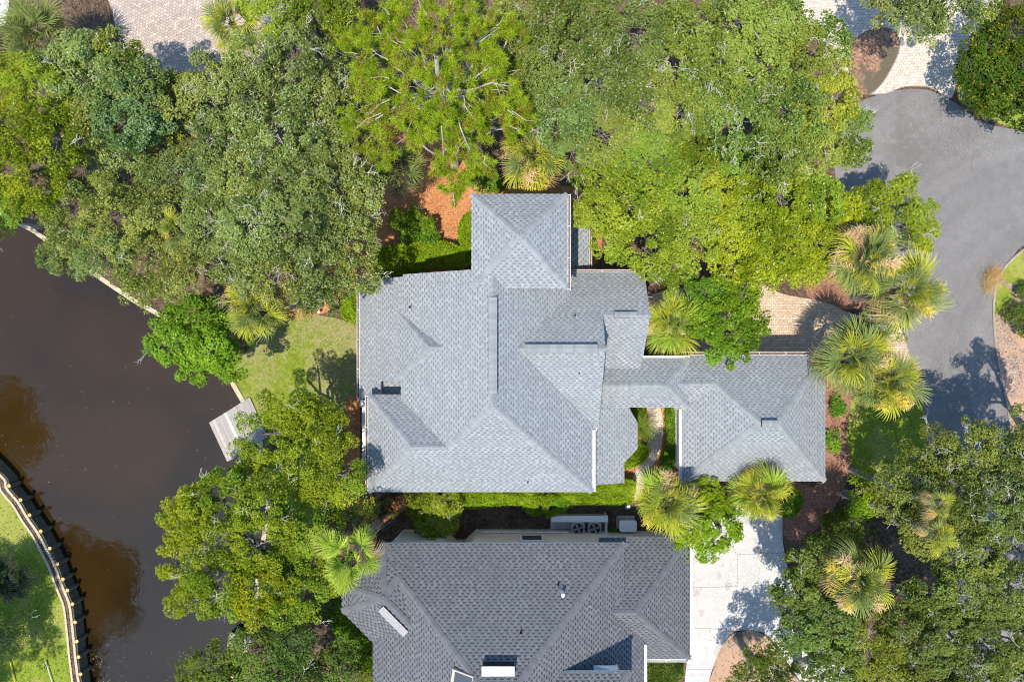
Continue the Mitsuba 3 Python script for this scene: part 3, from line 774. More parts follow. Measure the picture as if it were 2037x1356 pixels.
# balcony on the pond side
part(kh, 'balcony_deck', cbox((-8.25, -7.2, 2.3), (-7.12, -3.2, 2.42)), 'timber')
part(kh, 'balcony_beam', cbox((-8.02, -6.55, 3.25), (-7.82, -3.5, 3.42)), 'trim_white')
for y0, y1 in ((-3.52, -3.16), (-7.0, -6.6)):
    part(kh, 'balcony_post', cbox((-8.1, y0, 0.0), (-7.66, y1, 3.5)), 'trim_white')
for y in np.arange(-6.5, -3.6, 0.12):
    part(kh, 'baluster', bar((-7.8, y, 3.3), (-7.5, y, 3.3), 0.045, 0.05), 'trim_white')
part(kh, 'railing_bar', bar((-7.62, -6.55, 3.22), (-7.62, -3.5, 3.22), 0.06, 0.07), 'trim_white')
part(kh, 'window_box', cbox((-4.62, 3.12, 4.2), (-2.2, 3.5, 4.34)), 'trim_white')

# ------------------------------------------------------------------ lower house
kn = thing('lower_house', 'darker grey-violet shingle hip roofed house cut by the bottom edge of the picture', 'house')
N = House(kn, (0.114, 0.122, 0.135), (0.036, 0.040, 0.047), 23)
zNe = 4.4
ny, nx0, nx1 = -10.52, -7.24, 5.9
zNn, zNw, zNee = (lambda y: zNe + 0.6 * (ny - y)), (lambda x: zNe + 0.6 * (x - nx0)), (lambda x: zNe + 0.6 * (nx1 - x))
ap = (-0.67, -17.09, zNe + 0.6 * 6.57)
Bp = (-5.8, -11.96, zNn(-11.96))
P0, P1, P2_, P3 = (-6.75, ny, zNe), (-8.86, -12.75, zNe), (-8.86, -14.06, zNe), (-7.24, -15.70, zNe)
bA, bR = (-6.4, -12.9, 5.75), (-4.8, -14.52, 5.75)
nNn = N.slope([P0, (nx1, ny, zNe), ap, Bp])
nNw = N.slope([(-7.24, -14.9, zNe), (-7.24, -21, zNe), (-0.67, -21, ap[2]), ap, Bp])
nNe = N.slope([(nx1, ny, zNe), (nx1, -21, zNe), (-0.67, -21, ap[2]), ap])
N.slope([(nx1, -14.55, zNe), (7.0, -15.7, zNee(7.0)), (7.0, -21, zNee(7.0)), (nx1, -21, zNe)])
n1, n2, n3, n4, n5 = N.slope([P0, Bp, bA]), N.slope([P0, bA, P1]), N.slope([P1, bA, P2_]), N.slope([P2_, bA, bR, P3]), N.slope([bA, bR, Bp])
N.cap((nx1, ny, zNe), ap, nNn, nNe); N.cap(Bp, ap, nNn, nNw); N.cap(bA, Bp, n1, n5); N.cap(bA, P0, n1, n2); N.cap(bA, P1, n2, n3); N.cap(bA, P2_, n3, n4); N.cap(bA, bR, n4, n5)
zM = 2.9
mA = (6.35, -13.94, zM + 0.6 * 3.3)
nMn = N.slope([(4.7, -10.64, zM), (9.65, -10.64, zM), mA, (4.7, -13.94, mA[2])])
nMe = N.slope([(9.65, -10.64, zM), (9.65, -17.24, zM), mA])
nMs = N.slope([(4.7, -17.24, zM), (9.65, -17.24, zM), mA, (4.7, -13.94, mA[2])])
N.cap((9.65, -10.64, zM), mA, nMn, nMe); N.cap((9.65, -17.24, zM), mA, nMs, nMe); N.cap((5.0, -13.94, mA[2]), mA, nMn, nMs)
zU = 6.5
uA = (3.8, -18.21, zU + 0.6 * 2.03)
nUn = N.slope([(1.7, -16.18, zU), (5.83, -16.18, zU), uA, (1.7, -18.21, uA[2])])
nUe = N.slope([(5.83, -16.18, zU), (5.83, -21, zU), (3.8, -21, uA[2]), uA])
N.cap((5.83, -16.18, zU), uA, nUn, nUe)
for mesh in (prism([(-6.9, -11.6), (-6.3, -11.0), (-3.9, -11.0), (-3.25, -11.6), (-2.75, -11.6), (-2.1, -11.0), (5.5, -11.0), (5.5, -21), (-6.9, -21)], 0, 4.3),
             prism([(-6.9, -11.6), (-8.4, -12.95), (-8.4, -13.9), (-6.9, -15.5)], 0, 4.3), cbox((5.5, -16.8, 0), (9.2, -11.1, 2.8)), cbox((2.0, -20.9, 4.3), (5.45, -16.65, 6.4))):
    part(kn, 'wall', mesh, 'stucco')
N.gutter((9.65, -10.7, zM), (9.65, -17.2, zM), (1, 0, 0), True); N.gutter((7.0, -16.1, zNee(7.0)), (7.0, -20.9, zNee(7.0)), (1, 0, 0), True); N.gutter((7.1, -17.24, zM), (9.6, -17.24, zM), (0, -1, 0), True)
wf = part(kn, 'window', cbox((0.45, -11.02, 1.7), (1.75, -10.86, 2.7)), 'trim_white')
part(wf, 'glass', cbox((0.56, -10.9, 1.8), (1.64, -10.855, 2.6)), 'pane')
part(kn, 'wall_bracket', upright([(4.1, 5.6), (5.3, 5.6), (5.1, 6.1), (4.9, 6.1)], 'y', -16.64, -16.3), 'white_wall')


def roof_box(owner, c, ax, L, wd, h, z, top='vent_hood'):
    """Low box vent along the direction ax."""
    ax = np.array([*ax, 0.0]) / np.linalg.norm(ax)
    a, b = np.array([*c, z]) - ax * L / 2, np.array([*c, z]) + ax * L / 2
    k_ = part(owner, 'roof_vent', bar(a + [0, 0, h / 2 - 0.1], b + [0, 0, h / 2 - 0.1], wd, h + 0.2), 'black')
    part(k_, 'hood', bar(a - ax * 0.03 + [0, 0, h + 0.03], b + ax * 0.03 + [0, 0, h + 0.03], wd + 0.05, 0.04), top)


q = P(991, 1333, 7.75)
roof_box(kn, q[:2], (1, 0), 1.5, 0.42, 0.40, 7.38)
q = P(783, 1234, 5.6)
roof_box(kn, q[:2], (0.69, -0.70), 1.75, 0.32, 0.16, 5.5, 'skylight_grey')
sk = P(925, 1351, 7.5)
k_ = part(kn, 'skylight', bar((sk[0] - 0.6, sk[1] + 0.05, 7.15), (sk[0] + 0.4, sk[1] - 0.1, 7.6), 0.7, 0.3), 'cabinet_tan')
part(k_, 'glass', bar((sk[0] - 0.52, sk[1] + 0.04, 7.34), (sk[0] + 0.32, sk[1] - 0.09, 7.72), 0.56, 0.03), 'pane')
q = P(1120, 1184, 6.15)
part(kn, 'vent_pipe', tube([(q[0], q[1], 5.3), (q[0], q[1], 6.15), (q[0], q[1], 6.16)], [0.09, 0.09, 0.01], 12), 'cabinet_white')
for px, py, z in ((1110, 1157, 5.2), (1036, 1248, 6.2)):
    q = P(px, py, z)
    part(kn, 'vent_pipe', tube([(q[0], q[1], zNn(q[1]) - 0.1), (q[0], q[1], zNn(q[1]) + 0.22)], [0.045, 0.045], 8), 'black')
cd = part(kn, 'conduit', tube([P(958, 1058, 0.9) + [0, 0.02, 0], P(1130, 1058, 0.9)], 0.035, 8), 'white_wall')
part(kn, 'conduit', tube([P(997, 1050, 0.9), P(997, 1062, 0.9)], 0.03, 8), 'cabinet_grey')

# ------------------------------------------------------------------ machines in the alley
aw = thing('equipment_wall', 'low cream wall around the cooling units in the alley', 'wall')
part(aw, 'wall', merge([cbox((*P(1096, 1030)[:2], 0), (*P(1204, 1021)[:2], 0.7)), cbox((5.35, -11.0, 0), (5.48, -10.0, 0.7))]), 'stucco')
part(aw, 'coping', cbox((*P(1095, 1031)[:2], 0.7), (*P(1206, 1019)[:2], 0.76)), 'white_wall')
part(aw, 'pad', cbox((2.25, -10.95, 0.0), (5.3, -10.12, 0.10)), 'concrete_pad')


def rounded_box(cx, cy, w, dpt, z0, z1, rad=0.12):
    g = sg.box(cx - w / 2 + rad, cy - dpt / 2 + rad, cx + w / 2 - rad, cy + dpt / 2 - rad).buffer(rad, 6)
    return prism(np.array(g.exterior.coords), z0, z1)


def ring(cx, cy, z, r0, r1, h, n=28):
    g = sg.Point(cx, cy).buffer(r1, n // 4).difference(sg.Point(cx, cy).buffer(r0, n // 4))
    m = trimesh.creation.extrude_polygon(g, h, engine='earcut')
    m.apply_translation([0, 0, z])
    return np.array(m.vertices), np.array(m.faces)


for px, lab in ((1150, 'grey air conditioning condenser nearer the bare end of the concrete pad'), (1183, 'grey air conditioning condenser beside the right end of the low wall')):
    c = P(px, 1051, 0.85)
    k_ = thing('condenser_unit', lab, 'air conditioner', 'cooling units behind the low wall')
    part(k_, 'cabinet', rounded_box(c[0], c[1], 0.74, 0.72, 0.1, 0.82), 'cabinet_grey')
    g = sg.box(c[0] - 0.25, c[1] - 0.24, c[0] + 0.25, c[1] + 0.24).buffer(0.12, 6).difference(sg.Point(c[0], c[1]).buffer(0.30, 10))
    m = trimesh.creation.extrude_polygon(g, 0.05, engine='earcut'); m.apply_translation([0, 0, 0.82])
    part(k_, 'top_panel', (np.array(m.vertices), np.array(m.faces)), 'cabinet_grey')
    part(k_, 'fan_well', ring(c[0], c[1], 0.8205, 0.001, 0.298, 0.004), 'black')
    for b in range(4):
        a0 = b * math.pi / 2 + 0.4
        t = np.array([[0.07, -0.05], [0.25, -0.10], [0.26, 0.07], [0.08, 0.05]])
        cs, sn = math.cos(a0), math.sin(a0)
        xy = t @ np.array([[cs, sn], [-sn, cs]])
        v = np.column_stack([xy + c[:2], [0.832, 0.83, 0.855, 0.85]])
        part(k_, 'fan_blade', (np.vstack([v, v - [0, 0, 0.006]]), np.array([[0, 1, 2], [0, 2, 3], [4, 6, 5], [4, 7, 6]])), 'cabinet_tan')
    part(k_, 'fan_hub', ring(c[0], c[1], 0.835, 0.001, 0.075, 0.03), 'hub_blue')
    for r_ in (0.13, 0.21, 0.29):
        part(k_, 'guard_ring', ring(c[0], c[1], 0.875, r_ - 0.006, r_ + 0.006, 0.008), 'black')
    part(k_, 'guard_bar', merge([bar((c[0] - 0.3 * math.cos(a), c[1] - 0.3 * math.sin(a), 0.887), (c[0] + 0.3 * math.cos(a), c[1] + 0.3 * math.sin(a), 0.887), 0.01, 0.008) for a in (0.3, 1.35, 2.4)]), 'black')
gk = thing('generator', 'cream standby generator with a pale curved lid beside the alley palm', 'generator')
c = P(1249, 1046, 0.75)
part(gk, 'base', cbox((c[0] - 0.55, c[1] - 0.3, 0.0), (c[0] + 0.5, c[1] + 0.42, 0.1)), 'concrete_pad')
part(gk, 'cabinet', rounded_box(c[0], c[1], 0.92, 0.58, 0.1, 0.62, 0.08), 'cabinet_tan')
part(gk, 'lid', rounded_box(c[0] + 0.02, c[1] - 0.01, 1.0, 0.64, 0.62, 0.74, 0.13), 'lid_white')
mb = thing('mailbox', 'black mailbox on a post at the street edge beside the palms', 'mailbox')
c = P(1826, 750, 1.1)
t = np.linspace(0, math.pi, 9)
prof = [(0.1 * math.cos(a), 1.12 + 0.1 * math.sin(a)) for a in t] + [(-0.1, 0.98), (0.1, 0.98)]
v, f = upright(prof, 'y', -0.26, 0.26)
Rz = trimesh.transformations.rotation_matrix(math.radians(-70), [0, 0, 1])[:3, :3]
part(mb, 'box', (v @ Rz.T + [c[0], c[1], 0], f), 'black')
part(mb, 'post', cbox((c[0] - 0.2, c[1] - 0.12, 0), (c[0] - 0.1, c[1] - 0.02, 0.98)), 'timber')
part(mb, 'arm', bar((c[0] - 0.22, c[1] - 0.1, 0.955), (c[0] + 0.2, c[1] + 0.04, 0.955), 0.09, 0.05), 'timber')

# ------------------------------------------------------------------ plants
def foliage(cent, outw, color, length, width, r, up=0.9, spread=0.75, glossy=False):
    """Folded rhombic leaves, one per centre. color: (n, 3)."""
    n = len(cent)
    nn = np.column_stack([np.zeros(n), np.zeros(n), np.full(n, up)]) + outw * 0.45 + r.normal(0, spread, (n, 3)) * 0.6
    nn /= np.linalg.norm(nn, axis=1, keepdims=True)
    a = np.cross(nn, r.normal(0, 1, (n, 3)))
    a /= np.linalg.norm(a, axis=1, keepdims=True)
    b = np.cross(nn, a)
    L = length * r.uniform(0.7, 1.25, (n, 1))
    Wd = width * r.uniform(0.7, 1.2, (n, 1))
    v = np.stack([cent - a * L / 2, cent + b * Wd / 2 + nn * Wd * 0.18 - a * L * 0.06, cent + a * L / 2 - nn * L * 0.08, cent - b * Wd / 2 + nn * Wd * 0.18 - a * L * 0.06], 1)
    f = np.array([[0, 2, 1], [0, 3, 2]])[None] + (np.arange(n) * 4)[:, None, None]
    return v.reshape(-1, 3), f.reshape(-1, 3), np.repeat(color, 4, 0)


def sphere_dirs(n, r, zmin=-0.25):
    z = r.uniform(zmin, 1, n)
    a = r.uniform(0, 2 * np.pi, n)
    s = np.sqrt(1 - z * z)
    return np.column_stack([s * np.cos(a), s * np.sin(a), z])


SPECIES = {
    #            leaf colours (dark, light, accent share + colour)       leaf len, wid, per clump, clump radius, spacing, twigs, bare
    'oak':      dict(a=(0.074, 0.118, 0.016), b=(0.290, 0.360, 0.058), c=(0.38, 0.42, 0.16), cs=0.10, L=0.122, W=0.064, n=80, rc=0.33, sp=0.39, bare=0.70),
    'grey_oak': dict(a=(0.078, 0.120, 0.022), b=(0.310, 0.370, 0.086), c=(0.42, 0.45, 0.26), cs=0.13, L=0.118, W=0.062, n=80, rc=0.33, sp=0.39, bare=0.85),
    'lime_oak': dict(a=(0.115, 0.180, 0.013), b=(0.335, 0.415, 0.042), c=(0.44, 0.50, 0.18), cs=0.06, L=0.122, W=0.064, n=80, rc=0.33, sp=0.39, bare=0.45),
    'lime':     dict(a=(0.125, 0.185, 0.009), b=(0.360, 0.430, 0.032), c=(0.52, 0.56, 0.30), cs=0.04, L=0.135, W=0.074, n=76, rc=0.33, sp=0.37, bare=0.05),
    'silver':   dict(a=(0.082, 0.126, 0.020), b=(0.325, 0.385, 0.095), c=(0.42, 0.46, 0.22), cs=0.12, L=0.125, W=0.066, n=74, rc=0.33, sp=0.40, bare=0.25),
    'cedar':    dict(a=(0.090, 0.145, 0.009), b=(0.320, 0.395, 0.030), c=(0.40, 0.45, 0.08), cs=0.08, L=0.14, W=0.056, n=74, rc=0.33, sp=0.38, bare=0.25, gap=0.40),
    'green':    dict(a=(0.070, 0.155, 0.011), b=(0.200, 0.350, 0.034), c=(0.30, 0.42, 0.07), cs=0.08, L=0.145, W=0.082, n=64, rc=0.33, sp=0.40, bare=0.05),
    'magnolia': dict(a=(0.024, 0.052, 0.007), b=(0.085, 0.140, 0.016), c=(0.28, 0.18, 0.03), cs=0.05, L=0.20, W=0.09, n=36, rc=0.34, sp=0.40, bare=0.0),
    'dark':     dict(a=(0.048, 0.088, 0.013), b=(0.170, 0.235, 0.042), c=(0.25, 0.30, 0.09), cs=0.08, L=0.130, W=0.068, n=64, rc=0.34, sp=0.41, bare=0.2),
    'bright':   dict(a=(0.135, 0.235, 0.009), b=(0.310, 0.440, 0.028), c=(0.38, 0.47, 0.07), cs=0.06, L=0.12, W=0.07, n=64, rc=0.28, sp=0.33, bare=0.0),
}


def crown_points(lobes, sp, r):
    """Clumps over each lobe's upper surface, and leaf centres in each clump."""
    C, O, K = [], [], []
    for c, R in lobes:
        k_ = max(6, int(3.6 * np.pi * R * R / sp['sp'] ** 2 * 0.42))
        dv = sphere_dirs(k_, r)
        rad = R * r.uniform(0.66, 1.04, (k_, 1)) * (0.62 + 0.76 * mikit.meshkit.noise((c + dv * R) * 1.15)[:, None])
        C.append(c + dv * rad * [1, 1, 0.78]); O.append(dv); K.append(np.full(k_, len(K)))
    C, O, K = np.vstack(C), np.vstack(O), np.concatenate(K)
    keep = mikit.meshkit.fbm(C * 0.85, 2, 4) > sp.get('gap', 0.29)
    return C[keep], O[keep], K[keep]


def tree(name, label, cat, sp_name, lobes_px, top, base=None, flat=0.10, seed=0, bare=None, trunk_r=0.24, dens=1.0, tint=(1, 1, 1), group=None, minz=2.2, gloss=None):
    """A broadleaf tree. lobes_px: (x, y, radius) of the crown's lobes as measured on the photograph; top: height of the crown's top."""
    r = np.random.default_rng(seed + 1000)
    sp = SPECIES[sp_name]
    lp = np.array(lobes_px, float)
    mid = np.average(lp[:, :2], axis=0, weights=lp[:, 2] ** 2)
    reach = max(np.hypot(*(lp[:, :2] - mid).T).max(), 1.0)
    lobes = []
    for x, y, rp in lp:
        dd = np.hypot(x - mid[0], y - mid[1]) / reach
        rm = rp * (CAM_Z - top * 0.85) / FOCAL
        z = max(top - rm * 0.72 - top * flat * 2.2 * dd ** 2 - r.uniform(0, 0.5), min(minz, top * 0.55))
        lobes.append((P(x, y, z), rm))
    key = thing(name, label, cat, group)
    clumps, outw, which = crown_points(lobes, sp, r)
    n = max(6, int(sp['n'] * dens))
    k_ = len(clumps)
    off = sphere_dirs(k_ * n, r, -0.5) * np.cbrt(r.uniform(0.12, 1, (k_ * n, 1))) * sp['rc'] * np.array([1, 1, 0.7])
    scale = np.repeat(r.uniform(0.7, 1.2, (k_, 1)), n, 0)
    cent = np.repeat(clumps, n, 0) + off * scale
    ow = np.repeat(outw, n, 0) * 0.6 + off / sp['rc'] * 0.7
    a, b, c = (np.array(sp[q]) * np.array(tint) for q in 'abc')
    sprig = mikit.meshkit.fbm(clumps * 0.55 + 7, 2, 2)
    w = np.clip(np.repeat((sprig * 1.6 - 0.3 + r.normal(0, 0.16, k_)), n) + r.normal(0, 0.22, k_ * n), 0, 1)[:, None]
    col = a * (1 - w) + b * w
    acc = r.uniform(0, 1, k_ * n) < sp['cs']
    col[acc] = c * r.uniform(0.7, 1.15, (acc.sum(), 1))
    lobe_tone = r.uniform(0.84, 1.14, (len(lobes), 1)) * (1 + r.normal(0, 0.07, (len(lobes), 1)) * [1.3, 0.3, -1.5])   # each bough has its own leaf tone
    col *= r.uniform(0.85, 1.15, (k_ * n, 1)) * np.repeat(lobe_tone[which], n, 0)
    lsz = r.uniform(0.88, 1.14)
    V, F, C = foliage(cent, ow, np.clip(col, 0, 0.6), sp['L'] * lsz, sp['W'] * lsz, r)
    part(key, 'crown', (V, F), gloss or ('glossy_leaf' if sp_name == 'magnolia' else 'leaf'), color=C)
    # wood
    b0 = P(*base) if base is not None else P(mid[0] * 0.82 + CX * 0.18 if top > 5 else mid[0], mid[1] * 0.82 + CY * 0.18 if top > 5 else mid[1])
    cm = np.mean([l[0] for l in lobes], axis=0)
    if base is None:
        b0 = np.array([cm[0] + r.normal(0, 0.2), cm[1] + r.normal(0, 0.2), 0])
    fork = b0 * 0.6 + np.array([cm[0], cm[1], 0]) * 0.4
    fork[2] = max(0.5, min(l[0][2] for l in lobes) * 0.5)
    part(key, 'trunk', tube([b0 - [0, 0, 0.1], b0 * 0.6 + fork * 0.4 + r.normal(0, 0.05, 3), fork], [trunk_r * 1.25, trunk_r, trunk_r * 0.85], 9), 'bark')
    wood = []
    for c_, R in lobes:
        tip = c_ + [0, 0, -R * 0.1]
        m1 = fork * 0.55 + tip * 0.45 + r.normal(0, 0.25, 3) + [0, 0, 0.12 * np.linalg.norm(tip - fork)]
        wood.append(tube([fork, m1, tip * 0.8 + m1 * 0.2 + r.normal(0, 0.12, 3), tip], [trunk_r * 0.55, trunk_r * 0.36, trunk_r * 0.22, trunk_r * 0.1], 5))
    src = np.array([l[0] for l in lobes])
    nearest = np.argmin(((clumps[:, None] - src[None]) ** 2).sum(2), 1)
    sel = r.uniform(0, 1, k_) < 0.3
    A = src[nearest][sel] + r.normal(0, 0.15, (sel.sum(), 3))
    B = clumps[sel] + outw[sel] * 0.12
    M = (A + B) / 2 + r.normal(0, 0.14, A.shape)
    wood.append(tubes3(A, M, B, 0.020, 0.006))
    part(key, 'branches', merge(wood), 'bark', kind='stuff')
    nb = sp['bare'] if bare is None else bare
    if nb > 0:
        area = sum(np.pi * R * R for _, R in lobes)
        k2 = int(area * nb * 1.1)
        i = r.integers(0, k_, k2)
        st = clumps[i] - outw[i] * 0.1
        segs = [[], [], []]
        dirs = outw[i] * 0.5 + r.normal(0, 0.75, (k2, 3)); dirs[:, 2] = np.abs(dirs[:, 2]) * 0.45
        dirs /= np.linalg.norm(dirs, axis=1, keepdims=True)
        for gen in range(3):
            ln = [0.36, 0.30, 0.22][gen] * r.uniform(0.6, 1.4, (len(st), 1))
            e = st + dirs * ln
            m_ = (st + e) / 2 + r.normal(0, 0.045, st.shape)
            segs[0].append(st); segs[1].append(m_); segs[2].append(e)
            ways = 3 if gen == 0 else 2
            st = np.repeat(e, ways, 0)
            dirs = np.repeat(dirs, ways, 0) + r.normal(0, 0.55, (len(st), 3))
            dirs[:, 2] = dirs[:, 2] * 0.7 + 0.05
            dirs /= np.linalg.norm(dirs, axis=1, keepdims=True)
        cnt = [len(s) for s in segs[0]]
        part(key, 'bare_twigs', tubes3(np.vstack(segs[0]), np.vstack(segs[1]), np.vstack(segs[2]), np.repeat([0.015, 0.010, 0.008], cnt), np.repeat([0.009, 0.007, 0.005], cnt)), 'twig_grey', kind='stuff')
    return key


